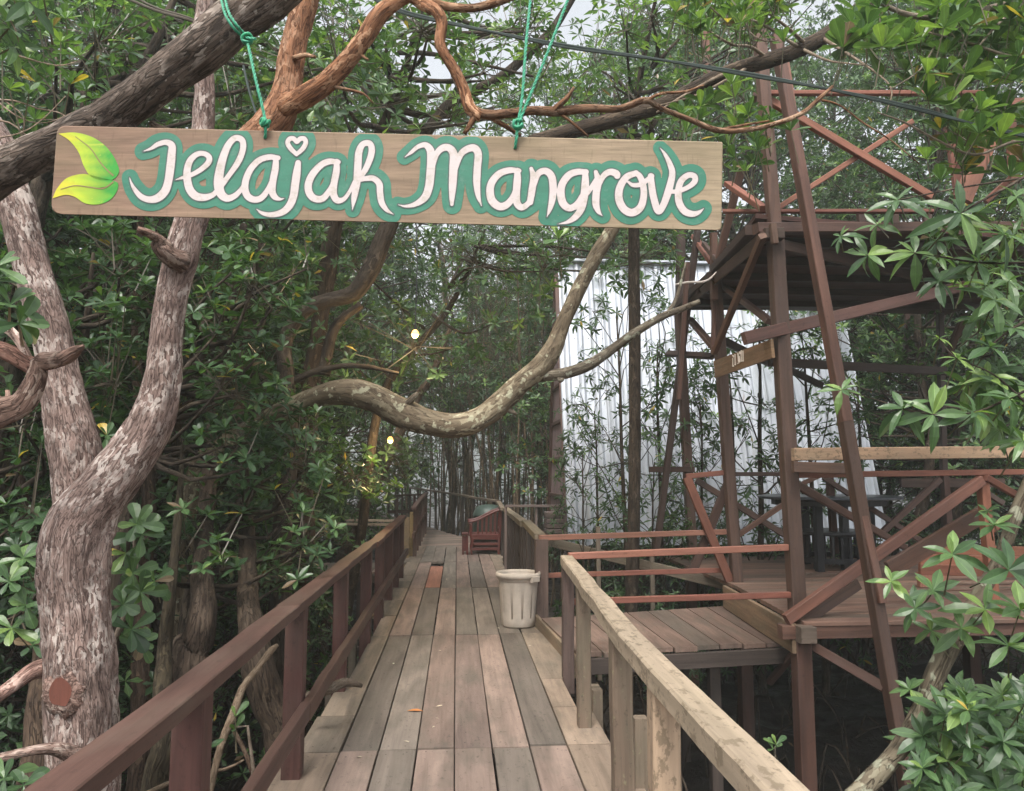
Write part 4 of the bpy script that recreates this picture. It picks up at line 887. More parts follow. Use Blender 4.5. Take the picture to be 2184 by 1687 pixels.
mb=MB(); rope(mb,[(1098,318,.0),(1101,295,-.012),(1105,262,-.01),(1114,200,.0),(1122,90,.03),(1135,-40,.1)]); rope(mb,[(1106,262,-.012),(1140,180,.0),(1180,80,.03),(1222,-30,.08)]); knot(mb,1104,266,.012,1.25)
mb.build('rope',M_rope,label='green nylon rope splitting into two strands above the Mangrove word',cat='rope',smooth=True)
# overhead cables
M_cab=plain('cable_green_black',(.035,.05,.045),.5,.4)
mb=MB()
for dx,ph in((0,0),(0,2.0)):
    l=[(760,-25,3.6),(850,22,3.6),(1010,62,3.55),(1200,98,3.5),(1400,125,3.45),(1600,160,3.4),(1780,195,3.35),(1960,233,3.3),(2110,272,3.25),(2260,305,3.2)]
    pts=[P(a[0],a[1]+3.2*math.sin(k*1.7+ph),a[2]) for k,a in enumerate(l)]; tube(mb,pts,[.0065]*len(pts),6,.06)
mb.build('cable',M_cab,label='pair of dark green cables strung across above the sign to the upper right',cat='cable')
mb=MB(); tube(mb,[P(250,-12,4.),P(330,22,4.),P(400,42,4.),P(462,66,4.1)],[.008]*4,6,.05); tube(mb,[P(262,-20,4.),P(330,16,4.),P(400,37,4.),P(462,64,4.1)],[.006]*4,6,.05)
mb.build('cable',plain('cable_brown',(.10,.085,.065),.6,.3),label='brown vine-like cable at the top left behind the thick branch',cat='cable')
mb=MB(); tube(mb,[P(519,140,4.6),P(530,190,4.6),P(548,250,4.6),P(560,300,4.6)],[.008]*4,6,.05); mb.build('cable',M_cab,label='black cord hanging down behind the sign near its left rope',cat='cable')
# ================================================================ bark and leaf materials
B_big=bark('papery_red_brown_bark',(.055,.035,.030),(.27,.19,.163),(.58,.50,.45),1.3,.42,.5)
B_drk=bark('dark_brown_bark',(.025,.019,.015),(.115,.086,.068),(.34,.29,.25),1.1,.62,.5)
B_org=bark('orange_peeling_bark',(.06,.03,.018),(.25,.14,.085),(.50,.36,.26),1.0,.5,.4)
B_lic=bark('lichen_grey_bark',(.06,.045,.033),(.155,.125,.092),(.32,.29,.22),.5,.5,.25,((.36,.36,.28),14,.60))
B_dk2=bark('background_bark',(.018,.013,.010),(.062,.046,.034),(.14,.11,.08),.6,.7,.4)
B_twig=bark('pale_twig_bark',(.10,.075,.055),(.25,.20,.155),(.36,.31,.25),2.0,.5,.3)
L_m=leafmat('leaf_glossy',.36,.30); L_far=leafmat('leaf_far',.42,.30)
def ptube(mb,l,ns=14,step=.05,disp=.10,df=10,lump=.12,c=(1,1,1)):
    pts,rad=PL(l); tube(mb,pts,rad,ns,step,disp,df,c,lump)
# ================================================================ big forked tree on the left
t=empty('forked_tree',P(170,1687,3.)*V(1,1,0)+V(0,0,GZ),'big tree with thick peeling red-brown bark forking into two limbs beside the railing','tree')
mb=MB()
bs=P(170,1690,3.1)
pts,rad=PL([(172,1690,3.1,172),(176,1560,3.1,158),(170,1430,3.1,160),(165,1300,3.1,146),(160,1210,3.1,150),(172,1120,3.1,150),(215,1050,3.1,130),(268,985,3.1,118),(312,920,3.1,104),(338,850,3.1,92),(350,780,3.1,82),(357,700,3.1,74),(368,620,3.1,70),(390,540,3.1,74),(410,470,3.1,72),(428,400,3.1,64),(432,300,3.1,54),(437,200,3.1,50),(430,100,3.1,52),(442,0,3.1,48),(450,-60,3.1,44)])
pts=[V(bs[0]-.05,bs[1]+.02,GZ-.1),V(bs[0]-.02,bs[1],(GZ+bs[2])/2)]+pts; rad=[.26,.19]+rad
tube(mb,pts,rad,40,.022,.085,11,(1,1,1),.16)
mb.build('trunk',B_big,t,smooth=True)
mb=MB(); ptube(mb,[(185,1180,3.18,120),(165,1060,3.2,110),(160,960,3.2,112),(142,880,3.2,98),(125,800,3.2,95),(112,720,3.2,92),(92,640,3.2,88),(68,560,3.2,84),(48,480,3.2,84),(28,410,3.2,84),(5,330,3.2,80),(-30,260,3.2,76)],36,.022,.085,11,.16); mb.build('limb',B_big,t,smooth=True)
mb=MB(); ptube(mb,[(408,460,3.1,60),(455,400,3.05,76),(500,340,3.05,86),(555,290,3.05,88),(595,240,3.05,84),(612,185,3.05,68),(620,130,3.05,66),(632,70,3.05,66),(650,10,3.05,64),(665,-50,3.05,60)],32,.022,.085,11,.15,(1.05,.9,.8)); mb.build('limb',B_org,t,smooth=True)
mb=MB(); ptube(mb,[(600,235,3.02,50),(650,205,3.0,54),(700,170,3.0,50),(740,128,3.0,46),(775,85,3.0,44),(800,45,3.0,46),(825,18,3.0,42),(870,-6,3.0,34),(900,8,3.0,34),(930,24,2.95,32),(943,50,2.95,30),(938,90,2.95,28),(948,115,2.95,26),(970,150,2.95,27),(988,190,2.95,27),(1002,232,2.95,30),(1025,250,2.95,26)],24,.02,.07,12,.14,(1.1,.9,.75)); mb.build('limb',B_org,t,smooth=True)
mb=MB(); ptube(mb,[(1000,228,2.95,24),(1030,244,2.95,24),(1085,242,2.95,22),(1135,236,2.95,22),(1190,238,2.95,24),(1250,232,2.95,22),(1320,232,2.95,18),(1375,214,2.95,18),(1410,232,3.0,14),(1470,255,3.05,13),(1530,278,3.1,14),(1600,276,3.1,13),(1660,262,3.1,13),(1710,242,3.1,13),(1745,212,3.1,12),(1775,185,3.1,9)],14,.02,.06,14,.12,(.75,.72,.68)); mb.build('limb',B_org,t,smooth=True)
mb=MB()
for l in ([(1175,240,2.95,18),(1195,222,2.93,16),(1212,205,2.92,12),(1224,185,2.9,5)],[(1375,216,2.95,10),(1410,200,2.95,8),(1460,196,2.95,7),(1500,182,2.95,5)],[(1190,240,2.95,8),(1220,262,2.95,7),(1255,292,2.97,6)],[(1010,246,2.95,16),(1005,262,2.95,14),(990,285,2.95,10)],[(1045,250,2.96,14),(1075,268,2.97,12),(1110,290,3.0,9)],
          [(885,-10,3.0,26),(940,12,3.0,24),(1000,18,3.0,22),(1050,8,3.0,22),(1110,-14,3.0,20)],[(1530,278,3.1,8),(1580,268,3.1,7),(1640,258,3.1,5)],[(740,135,3.0,12),(765,118,3.0,10),(785,128,2.98,7)],[(700,182,3.0,10),(735,190,3.0,8),(775,200,2.98,6),(795,220,2.98,4)],[(625,125,3.0,14),(650,118,2.98,12),(672,122,2.96,9)],[(1745,212,3.1,7),(1790,225,3.1,5),(1840,262,3.1,5),(1900,300,3.1,4),(1960,350,3.1,3)]):
    mb=MB(); ptube(mb,l,9,.02,.05,14,.1,(.9,.8,.7)); mb.build('side_branch',B_org,t,smooth=True)
mb=MB(); ptube(mb,[(392,560,3.05,58),(360,545,3.0,46),(338,520,2.97,40),(345,508,2.95,20)],16,.02,.1,12,.2,(.7,.65,.6)); ptube(mb,[(360,530,3.0,30),(335,508,2.95,24),(312,496,2.9,20),(293,489,2.88,15)],12,.02,.1,12,.15,(1.05,.95,.85)); mb.build('branch_stub',B_big,t,smooth=True)
mb=MB(); ptube(mb,[(200,1640,3.0,56),(160,1612,2.92,44),(110,1598,2.85,32),(50,1605,2.8,26),(-30,1625,2.75,26)],18,.02,.08,12,.15,(1.1,1.05,1.)); mb.build('side_branch',B_big,t,smooth=True); mb=MB(); ptube(mb,[(120,1420,3.1,50),(70,1432,3.05,44),(30,1460,3.0,38),(-30,1500,2.95,34)],16,.02,.08,12,.15,(1.1,.95,.9)) ; mb.build('side_branch',B_big,t,smooth=True)
# knot and the red saw cut
q=P(131,1478,2.975); mb=MB(); tube(mb,[q+HD*.06,q+HD*.012,q-HD*.006],[.085,.078,.046],26,.008,.16,16,(1.1,1.,.95),.25); mb.build('knot',B_big,t,smooth=True)
mb=MB(); th=np.linspace(0,2*math.pi,22)[:-1]; c0=P(131,1478,2.975)-HD*.008
vs=[c0]+[c0+RT*math.cos(a)*.040*(1+.12*math.sin(3*a))+UPW*(math.sin(a)*.052-.008*math.cos(2*a)+.004*math.sin(3*a+1)) for a in th]; mb.add(vs,[np.array([[0,1+k,1+(k+1)%21] for k in range(21)])],np.array([(V(*x)-c0)@np.column_stack([RT,HD,UPW]) for x in vs])[:,[0,1,2]]+5); mb.build('saw_cut',wood('fresh_red_cut',(.15,.055,.038),.6,.35,(.2,.06,.04),.5),t)
# second tree: the thick dark branch the rope is tied to
t=empty('leaning_tree',(-3.2,2.3,GZ),'leaning dark-barked tree whose thick bough carries the left rope of the sign','tree')
mb=MB(); pts,rad=PL([(-420,900,2.5,170),(-250,620,2.5,140),(-120,460,2.45,118),(-30,385,2.42,104),(60,335,2.4,96),(140,300,2.4,92),(220,262,2.38,92),(300,205,2.35,94),(370,150,2.32,98),(430,105,2.3,104),(490,55,2.3,112),(550,12,2.3,112),(620,-50,2.3,104),(700,-130,2.3,90)])
pts=[V(-2.6,2.45,GZ-.1),V(-2.55,2.45,.2)]+pts; rad=[.2,.16]+rad
rad=[x*1.08 for x in rad]; tube(mb,pts,rad,36,.022,.075,10,(1,1,1),.14); mb.build('trunk',B_drk,t,smooth=True)
mb=MB(); ptube(mb,[(290,285,2.38,30),(270,262,2.36,24),(262,250,2.35,14)],10,.02,.1,12,.15); ptube(mb,[(385,290,2.4,24),(340,276,2.4,22),(322,262,2.4,16)],10,.02,.1,12,.15,(2,1.8,1.6)); mb.build('side_branch',B_drk,t,smooth=True)
# broken branch at the left edge
t=empty('broken_tree',P(-60,900,1.95)*V(1,1,0)+V(0,0,GZ),'small bleached tree with a broken forked stub at the left edge of the view','tree')
mb=MB(); pts,rad=PL([(-95,1000,1.95,120),(-50,905,1.95,95),(10,878,1.95,70),(50,862,1.95,60),(78,815,1.95,52),(86,775,1.95,44),(110,770,1.93,40),(140,762,1.9,36),(160,748,1.88,26),(178,738,1.86,8)])
pts=[V(pts[0][0]-.1,1.95,GZ),V(pts[0][0]-.06,1.95,-.2)]+pts; rad=[.12,.10]+rad; tube(mb,pts,rad,22,.015,.12,14,(.8,.72,.66),.2); mb.build('trunk',B_big,t,smooth=True)
mb=MB(); ptube(mb,[(82,790,1.95,38),(50,770,1.95,42),(10,748,1.95,44),(-40,738,1.95,46)],16,.015,.1,14,.15,(.85,.65,.58)); ptube(mb,[(62,772,1.95,22),(45,735,1.95,22),(20,705,1.95,24),(-30,682,1.95,24)],14,.015,.06,14,.12,(1.6,1.5,1.45)); ptube(mb,[(22,880,1.95,20),(18,850,1.95,14),(16,832,1.95,10)],10,.015,.06,14,.12,(1.4,1.3,1.2)); ptube(mb,[(5,890,1.95,40),(-10,850,1.95,30),(-40,830,1.95,30)],14,.015,.1,14,.12,(.9,.8,.72)); mb.build('side_branch',B_big,t,smooth=True)
lb=LB(); 
for (u,v,ax) in((22,650,(.3,-.5,.8)),(-6,600,(.4,-.6,.6)),(40,690,(.9,-.4,.2)),(-10,570,(.2,-.5,.8))): lb.whorl(P(u,v,1.8),ax,6,.082,.42,(30,95),lc(.35,.8,0))
mb=MB(); lb.into(mb,'obo'); twigs(mb,[P(20,705,1.95),P(-30,682,1.95),P(50,740,1.95),P(-30,640,1.9)],[P(22,650,1.8),P(-6,600,1.8),P(40,690,1.8),P(-10,570,1.8)],.005,.003,(.25,.2,.15)); mb.build('leaves',L_m,t)
# ================================================================ bow-shaped lichen tree across the walkway
t=empty('bow_tree',V(P(400,1100,6.5)[0],6.5,GZ),'lichen-spotted tree bowing low across the boardwalk and rising again in a fork','tree')
mb=MB(); pts,rad=PL([(400,1120,6.5,62),(420,1030,6.5,60),(450,975,6.4,58),(520,925,6.3,50),(600,880,6.2,46),(680,845,6.15,50),(740,836,6.1,56),(800,850,6.1,62),(860,882,6.1,66),(910,900,6.05,58),(965,908,6.0,54),(1015,896,6.0,52),(1060,866,6.0,52),(1105,822,6.0,48),(1150,785,6.0,50),(1180,742,6.0,40),(1200,690,6.0,36),(1230,625,6.0,34),(1262,560,6.0,34),(1300,498,6.0,32),(1330,440,6.0,26),(1350,380,6.0,22)])
pts=[V(pts[0][0]-.05,6.5,GZ-.1),V(pts[0][0]-.02,6.5,-.3)]+pts; rad=[.2,.15]+rad; tube(mb,pts,rad,20,.05,.05,7,(1.1,1.05,.95),.12); mb.build('trunk',B_lic,t,smooth=True)
mb=MB(); ptube(mb,[(1150,800,6.0,30),(1200,797,6.0,26),(1255,778,6.0,26),(1305,745,6.0,22),(1350,712,5.95,20),(1410,676,5.9,18),(1450,660,5.9,15),(1492,642,5.85,12)],14,.04,.04,8,.1); ptube(mb,[(1420,672,5.9,10),(1440,640,5.9,9),(1452,600,5.9,7),(1462,560,5.9,5)],8,.04,.04,8,.1); mb.build('limb',B_lic,t,smooth=True)
for l in([(1185,800,6,8),(1195,812,5.95,10),(1200,808,5.9,8)],[(1060,860,6,20),(1095,880,5.98,10),(1102,884,5.97,4)],[(850,880,6.08,12),(880,850,6.0,16),(890,838,5.98,8)]): mb=MB(); ptube(mb,l,8,.03); mb.build('branch_stub',B_lic,t,smooth=True)
t=empty('bent_tree',V(P(640,760,7)[0],7.2,GZ),'dark smooth tree with a sharply bent bough below the middle of the sign','tree')
mb=MB(); pts,rad=PL([(600,1180,7.1,46),(612,1000,7.1,44),(612,820,7.0,40),(605,740,7.0,36),(625,690,7.0,34),(660,655,7.0,34),(705,640,7.0,36),(755,625,7.0,38),(790,575,7.0,42),(812,520,7.0,42),(838,460,7.0,40),(870,380,7.0,34),(900,300,7,28),(960,220,7,26),(1060,170,7,24),(1120,120,7,24),(1180,60,7,22),(1230,-20,7,20)]); pts=[V(pts[0][0],7.1,GZ-.1)]+pts; rad=[.14]+rad; tube(mb,pts,rad,14,.07,.05,6,(.9,.9,.9),.1); mb.build('trunk',B_dk2,t,smooth=True)
mb=MB(); ptube(mb,[(690,800,7.2,30),(700,740,7.2,26),(720,690,7.2,22),(770,650,7.2,18)],10,.06); ptube(mb,[(610,820,7,20),(680,790,7,14),(760,780,7,12),(850,796,7,8)],8,.06); mb.build('limb',B_dk2,t,smooth=True)
t=empty('slanting_tree',V(P(1800,60,5.2)[0]+1.2,5.4,GZ),'dark bough slanting across behind the sign toward the tower top','tree')
mb=MB(); pts,rad=PL([(1130,305,5.0,34),(1220,280,5.0,38),(1320,252,5.0,40),(1400,228,5.0,38),(1480,190,5.0,36),(1560,150,5.0,38),(1640,128,5.0,42),(1720,98,5.0,44),(1800,50,5.1,50),(1900,-40,5.2,60),(2000,-150,5.4,70)])
tube(mb,pts,rad,16,.05,.05,8,(1.0,.95,.9),.1)
p0=pts[-1]; tube(mb,[p0,p0+V(.8,.3,.2),p0+V(1.5,.5,-.8),V(p0[0]+1.7,p0[1]+.6,GZ)],[rad[-1],.14,.16,.2],12,.2,.05,8); mb.build('trunk',B_dk2,t,smooth=True)
mb=MB()
for l in([(1560,150,5,14),(1500,180,4.9,9),(1440,215,4.85,7),(1400,240,4.8,5)],[(1640,128,5,12),(1600,100,4.9,9),(1560,95,4.8,8),(1500,60,4.7,6)],[(1720,98,5,14),(1680,60,4.8,9),(1640,30,4.7,7),(1590,-10,4.6,6)],[(1700,100,5,10),(1760,128,4.8,7),(1800,135,4.7,5),(1850,140,4.6,4)],[(1600,140,5,10),(1550,170,4.9,8),(1480,205,4.8,6),(1380,232,4.8,4)],[(1750,80,5.,12),(1860,150,4.7,6),(1900,190,4.6,5),(1890,240,4.5,4)]): mb=MB(); ptube(mb,l,7,.05,.03,10,.1,(1.0,.95,.9)); mb.build('side_branch',B_twig,t,smooth=True)
# lichen trunk at the lower right
t=empty('curved_tree',V(P(1800,1700,2.6)[0]-.1,2.5,GZ),'curved slim tree with white lichen spots rising from the lower right corner','tree')
mb=MB(); pts,rad=PL([(1790,1740,2.9,56),(1850,1672,2.95,54),(1915,1600,3.0,50),(1965,1515,3.0,50),(2000,1430,3.0,50),(2035,1360,3.05,50),(2072,1300,3.05,44),(2105,1240,3.05,36),(2135,1180,3.1,34),(2162,1110,3.1,36),(2200,1020,3.1,34),(2260,900,3.1,32)]); pts=[pts[0]+(pts[0]-pts[1])*k_+V(0,0,-.12*k_*k_) for k_ in(5,3,1)]+pts; rad=[.075,.065,.055]+rad; tube(mb,pts,rad,20,.025,.05,10,(.9,.9,.85),.16); mb.build('trunk',B_lic,t,smooth=True)
T_right=t
# ================================================================ foliage near the camera
def region(n,poly,y0,y1,L0,L1,up=1.):
    poly=np.array(poly,float); lo=poly.min(0);hi=poly.max(0); out=[]
    while len(out)<n:
        q=R.uniform(lo,hi); ins=False; k=len(poly)
        for a_ in range(k):
            p1,p2=poly[a_],poly[(a_+1)%k]
            if (p1[1]>q[1])!=(p2[1]>q[1]) and q[0]<(p2[0]-p1[0])*(q[1]-p1[1])/(p2[1]-p1[1])+p1[0]: ins=not ins
        if ins: out.append((q[0],q[1],R.uniform(y0,y1),R.uniform(L0,L1),(R.normal(0,.3),-.25+R.normal(0,.2),up)))
    return out
def near_leaves(par,pts,kind,colf,n=8,W=.38,Lpx=80,phi=(35,105),name='leaves',base=None,tw=.003,droop=.2):
    lb=LB(); a=[];b=[]
    for q in pts:
        u,v,y=q[:3]; Lp=q[3] if len(q)>3 else Lpx; ax=q[4] if len(q)>4 else (R.normal(0,.25),-.35+R.normal(0,.2),1)
        c=P(u,v,y); lb.whorl(c,ax,n,Lp*y/F,W,phi,colf,droop)
        bb_=base(c,u,v,y) if base else c-nrm(V(*ax))*R.uniform(.10,.2)+R.normal(0,.03,3); a.append(bb_); b.append(c)
    mb=MB(); lb.into(mb,kind); twigs(mb,a,b,tw*1.3,tw*.8,(.13,.11,.07)); return mb.build(name,L_m,par)
# right edge, lanceolate sprays
t=empty('broad_leaved_tree',V(3.0,2.6,GZ),'tree reaching in from the right edge with large lance-shaped drooping leaves','tree')
big=[(1914,427,3.0,82,(-.5,-.5,.5)),(2048,455,2.8,100,(0,-.9,.3)),(1792,505,3.1,45,(-.6,-.3,.5)),(1850,545,3.1,70,(-.4,-.5,.2)),(1950,540,3.0,85,(-.2,-.6,.5)),(2085,560,2.9,90,(0,-.5,.5)),(2140,500,2.8,95,(.2,-.6,.4)),(2000,600,3.0,70,(-.3,-.4,.4)),(2120,640,2.9,85,(0,-.5,.3)),(2165,420,2.8,80,(.2,-.5,.7)),(1989,884,2.8,98,(0,-.8,.35)),(1925,872,2.9,85,(-.5,-.5,.5)),(1794,832,3.1,55,(-.3,-.5,.7)),(2075,880,2.8,90,(.3,-.6,.5)),(2150,850,2.8,85,(.3,-.5,.7)),(2002,722,3.0,32,(-.2,-.3,.9)),(2040,765,2.9,45,(0,-.4,.7)),(2110,740,2.9,75,(.2,-.5,.6)),(2160,700,2.9,80,(0,-.5,.6)),(2180,940,2.8,80,(0,-.4,.6)),(2090,680,3.0,60,(0,-.4,.6)),(2150,600,3.1,70,(0,-.4,.7)),(2090,795,3.2,60,(-.2,-.4,.6)),(1870,480,3.2,60,(-.5,-.3,.6)),(2180,780,3,70,(0,-.3,.7))]
big+=[(q[0],q[1],q[2]+.5,q[3]*.8,q[4]) for q in region(34,[(1960,440),(2230,430),(2230,700),(2080,690),(1990,560)],2.9,3.8,48,96,.5)]+region(22,[(2040,800),(2230,760),(2230,960),(2080,930)],2.9,3.6,60,80,.5)
near_leaves(t,big,'lan',lc(.42,.97,.01),9,.30,80,(45,125),droop=.38)
mb=MB(); 
for l in([(2300,300,2.9,14),(2180,380,2.85,10),(2090,430,2.8,7),(2048,455,2.8,4)],[(2180,380,2.9,8),(2050,400,2.95,5),(1914,427,3.0,4)],[(2200,560,2.9,9),(2085,560,2.9,6),(1950,540,3,5),(1850,545,3.1,4),(1792,505,3.1,3)],[(2300,780,2.9,12),(2150,850,2.85,8),(2075,880,2.8,6),(1989,884,2.8,5),(1925,872,2.9,4)],[(1925,872,2.9,4),(1860,850,3.0,3),(1794,832,3.1,3)],[(2230,900,2.9,10),(2120,800,2.9,5),(2040,765,2.9,4),(2002,722,3,2)],[(2300,620,3,12),(2160,700,2.9,8),(2110,740,2.9,5)]): mb=MB(); ptube(mb,l,7,.04,0,10,0); mb.build('branch',B_dk2,t,smooth=True)
mb=MB()
tube(mb,[V(3.3,2.8,GZ),V(3.1,2.8,.5),V(2.9,2.8,1.6),V(2.9,2.8,3.0),V(2.6,2.9,4.0)],[.10,.09,.07,.055,.03],12,.1,.04,8)
mb.build('branch',B_dk2,t,smooth=True)
near_leaves(T_right,[(2030,1182,2.7,82,(-.3,-.6,.6)),(2150,1216,2.6,100,(.2,-.7,.4)),(1951,1298,2.9,60,(-.6,-.5,.5)),(1900,1240,3.0,55,(-.5,-.5,.5)),(1990,1260,2.9,70,(-.1,-.6,.5)),(2150,1377,2.7,80,(0,-.5,.8)),(2050,1340,2.9,70,(-.2,-.6,.5)),(2120,1120,2.9,60,(-.2,-.3,.9)),(2105,1090,3,36,(-.5,-.3,.8)),(1985,1345,3.0,55,(-.4,-.4,.6)),(2100,1300,2.8,80,(0,-.5,.6)),(2175,1300,2.7,90,(.1,-.5,.7)),(1940,1470,3.0,50,(-.4,-.4,.8))],'lan',lc(.45,.92,.01),8,.34,80,(40,110))
# shrub in the lower right corner
t=empty('corner_shrub',V(P(2080,1600,3)[0],3.0,GZ),'dense blue-green shrub filling the lower right corner','shrub')
pts=[]
for i in range(105):
    v=R.uniform(1470,1720); lo=1935+ (1560-v)*.35 if v<1560 else 1925; u=R.uniform(max(1935,lo+20),2230); y=R.uniform(2.6,3.7); pts.append((u,v,y,R.uniform(52,74),(R.normal(-.15,.3),-.5+R.normal(0,.25),.9)))
near_leaves(t,pts,'lan',lc(.35,.88,.004),9,.34,60,(30,100))
mb=MB(); bp=V(P(2080,1600,3.2)[0],3.2,GZ)
for i in range(9):
    e=P(R.uniform(1960,2200),R.uniform(1500,1650),3.1); tube(mb,[bp+R.normal(0,.08,3)*V(1,1,0),(bp+e)/2+R.normal(0,.08,3),e],[.016,.012,.006],6,.1)
mb.build('stem',B_twig,t,smooth=True)
# rosette-leaved tree overhead on the right
t=empty('rosette_tree',V(3.9,4.2,GZ),'tree overhanging the top right with upright rosettes of spoon-shaped leaves','tree')
pts=[]
pts+=region(170,[(1870,-40),(2230,-40),(2230,380),(2080,400),(2010,330),(1985,260),(1900,130),(1790,110),(1780,60)],3.2,4.4,52,72)
pts+=region(70,[(1430,-30),(1700,-30),(1640,60),(1560,110),(1430,70)],3.6,4.6,36,52)
pts+=region(34,[(1400,240),(1540,180),(1700,280),(1640,330),(1560,400),(1550,300),(1420,290)],3.4,4.4,36,50)
pts+=[(1560,180,3.5,44,(0,-.2,1)),(1462,283,3.4,40,(0,-.2,1)),(1390,305,3.4,34,(0,-.2,1)),(1190,510,4.0,44,(.1,-.5,.9)),(2005,385,3.2,46,(0,-.2,1)),(1975,340,3.2,44,(0,-.2,1)),(1670,90,3.6,44,(0,-.2,1)),(1800,110,3.4,52,(.3,-.3,1)),(1930,90,3.3,60,(.1,-.3,1)),(1850,60,3.4,60,(.1,-.3,1))]
near_leaves(t,pts,'obo',lc(.48,.97,.02),8,.42,60,(18,80),droop=.05)
mb=MB()
for l in([(2300,40,3.8,34),(2180,8,3.8,26),(2060,30,3.8,20),(1960,36,3.8,18),(1890,14,3.8,14),(1840,-20,3.8,12)],[(2300,160,3.6,16),(2150,120,3.6,10),(2060,90,3.6,8),(1980,70,3.6,6)],[(2300,330,3.4,14),(2180,300,3.4,10),(2080,330,3.4,8),(2000,300,3.4,7),(1930,262,3.4,6),(1870,240,3.4,4)],[(1700,100,4.0,10),(1640,60,4.,8),(1590,40,4.,7),(1540,36,4.,6),(1500,0,4.,4)],[(1590,40,4,5),(1600,70,3.95,5),(1630,88,3.9,4),(1660,86,3.9,3)],[(2180,8,3.8,12),(2120,60,3.6,8),(2050,150,3.5,6),(2020,230,3.4,4)],[(2060,30,3.8,8),(2000,90,3.6,6),(1960,150,3.5,5),(1900,190,3.4,4)],[(2080,330,3.4,6),(2060,300,3.4,4),(2010,270,3.4,3)]): mb=MB(); ptube(mb,l,8,.04,.03,10,.08); mb.build('branch',B_twig,t,smooth=True)
mb=MB()
tube(mb,[V(4.3,4.2,GZ),V(4.2,4.2,1),V(4.0,4.1,2.8),V(3.6,4.0,4.2),V(3.0,3.9,4.5)],[.15,.13,.11,.09,.05],12,.1,.04,8)
mb.build('branch',B_twig,t,smooth=True)
# left: leaves near the camera
t=empty('left_edge_tree',V(-3.0,1.9,GZ),'tree at the top left corner with pale lance-shaped and round-tipped leaves','tree')
near_leaves(t,[(60,5,2.0,80,(.5,-.4,.2)),(20,60,2.0,75,(.6,-.5,.1)),(30,100,2.05,70,(.7,-.4,.3)),(-10,20,2.,80,(.5,-.5,.3)),(90,-20,2.,60,(.3,-.5,.4))],'lan',lc(.4,.8,0),6,.30,80,(40,110))
near_leaves(t,[(20,190,2.6,44),(62,200,2.7,40),(110,165,2.8,40),(150,180,2.8,42),(170,120,3.0,40),(130,90,3.0,40),(60,130,2.8,42),(5,130,2.6,42),(200,60,3.2,36),(140,40,3.1,38),(160,215,3.0,30),(15,240,2.8,30)],'obo',lc(.4,.9,.01),7,.44,45,(25,80),droop=.05)
mb=MB()
for l in([(-60,215,2.7,8),(30,215,2.7,5),(80,232,2.75,4),(125,240,2.8,3.5),(160,262,2.8,2.5)],[(-60,250,2.7,7),(20,262,2.7,5),(60,290,2.7,4),(110,285,2.75,3)],[(-50,180,2.7,7),(40,250,2.7,4),(100,262,2.75,3),(165,240,2.8,3),(172,290,2.8,2)],[(-40,300,2.6,6),(40,285,2.6,4),(90,255,2.7,3),(140,205,2.7,2)],[(-60,90,2.6,9),(40,120,2.7,6),(120,140,2.9,4),(170,130,3,3)],[(-50,10,2.1,8),(20,40,2.0,5),(40,90,2.0,3)],[(10,215,2.7,4),(50,250,2.7,3),(45,300,2.7,2)]): mb=MB(); ptube(mb,l,6,.03,0,10,0,(1.3,1.2,1.15)); mb.build('branch',B_twig,t,smooth=True)
mb=MB()
tube(mb,[V(-2.6,2.2,GZ),V(-2.5,2.2,1),V(-2.3,2.2,2.4),V(-2.0,2.2,3.1)],[.07,.06,.05,.03],10,.1,.04,8)
mb.build('branch',B_twig,t,smooth=True)
t=empty('sapling',V(-2.2,3.9,GZ),'leafy sapling with large glossy green leaves right behind the forked trunk','sapling')
near_leaves(t,[(292,1118,3.6,56,(.4,-.7,.5)),(300,1140,3.6,50,(.5,-.6,.5)),(282,1222,3.6,60,(.6,-.6,.3)),(300,1262,3.6,52,(.5,-.7,.1)),(280,1342,3.6,54,(.5,-.6,.3)),(300,1372,3.7,48,(.4,-.6,.2)),(262,1290,3.5,50,(.2,-.7,.5)),(268,1180,3.6,46,(.3,-.7,.5)),(330,1240,3.8,46,(.3,-.7,.5)),(20,1240,3.6,50,(0,-.7,.6)),(55,1290,3.6,50,(0,-.7,.6)),(25,1340,3.6,50,(0,-.6,.6)),(50,1190,3.7,46,(0,-.6,.6)),(10,1660,2.6,60,(.2,-.5,.8)),(50,1675,2.6,50,(.2,-.5,.8))],'obo',lc(.35,.85,.01),7,.46,55,(40,100))
mb=MB(); tube(mb,[V(-2.2,3.9,GZ),V(-2.0,3.8,-.3),P(270,1300,3.7),P(285,1130,3.65)],[.022,.018,.012,.006],7,.1); mb.build('stem',B_twig,t,smooth=True)
t=empty('seedling',V(P(400,1600,3.2)[0],3.2,GZ),'small seedling with grey-green leaves beneath the railing','seedling')
near_leaves(t,[(395,1532,3.15,42,(.0,-.6,.8)),(425,1560,3.15,44,(.3,-.6,.5)),(408,1585,3.15,36,(-.4,-.5,.5)),(440,1600,3.15,36,(0,-.4,.8))],'lan',lc(.35,.7,0),6,.4,42,(30,95))
mb=MB(); tube(mb,[V(P(400,1600,3.2)[0],3.2,GZ),P(415,1640,3.2),P(410,1570,3.2)],[.009,.007,.004],6,.08); mb.build('stem',B_twig,t)
t=empty('seedling',V(P(505,1600,3.4)[0],3.4,GZ),'thin seedling with two upright leaves between the first two railing posts','seedling')
near_leaves(t,[(502,1528,3.4,34,(.1,-.5,1)),(500,1555,3.4,30,(0,-.5,.4))],'obo',lc(.4,.8,0),3,.4,32,(5,70))
mb=MB(); tube(mb,[V(P(520,1600,3.4)[0],3.4,GZ),P(540,1640,3.4),P(505,1550,3.4)],[.012,.008,.004],6,.08); mb.build('stem',B_twig,t)
t=empty('seedling',V(P(1650,1600,4.)[0],4.0,GZ),'lone mangrove seedling in the dark mud below the tower','seedling')
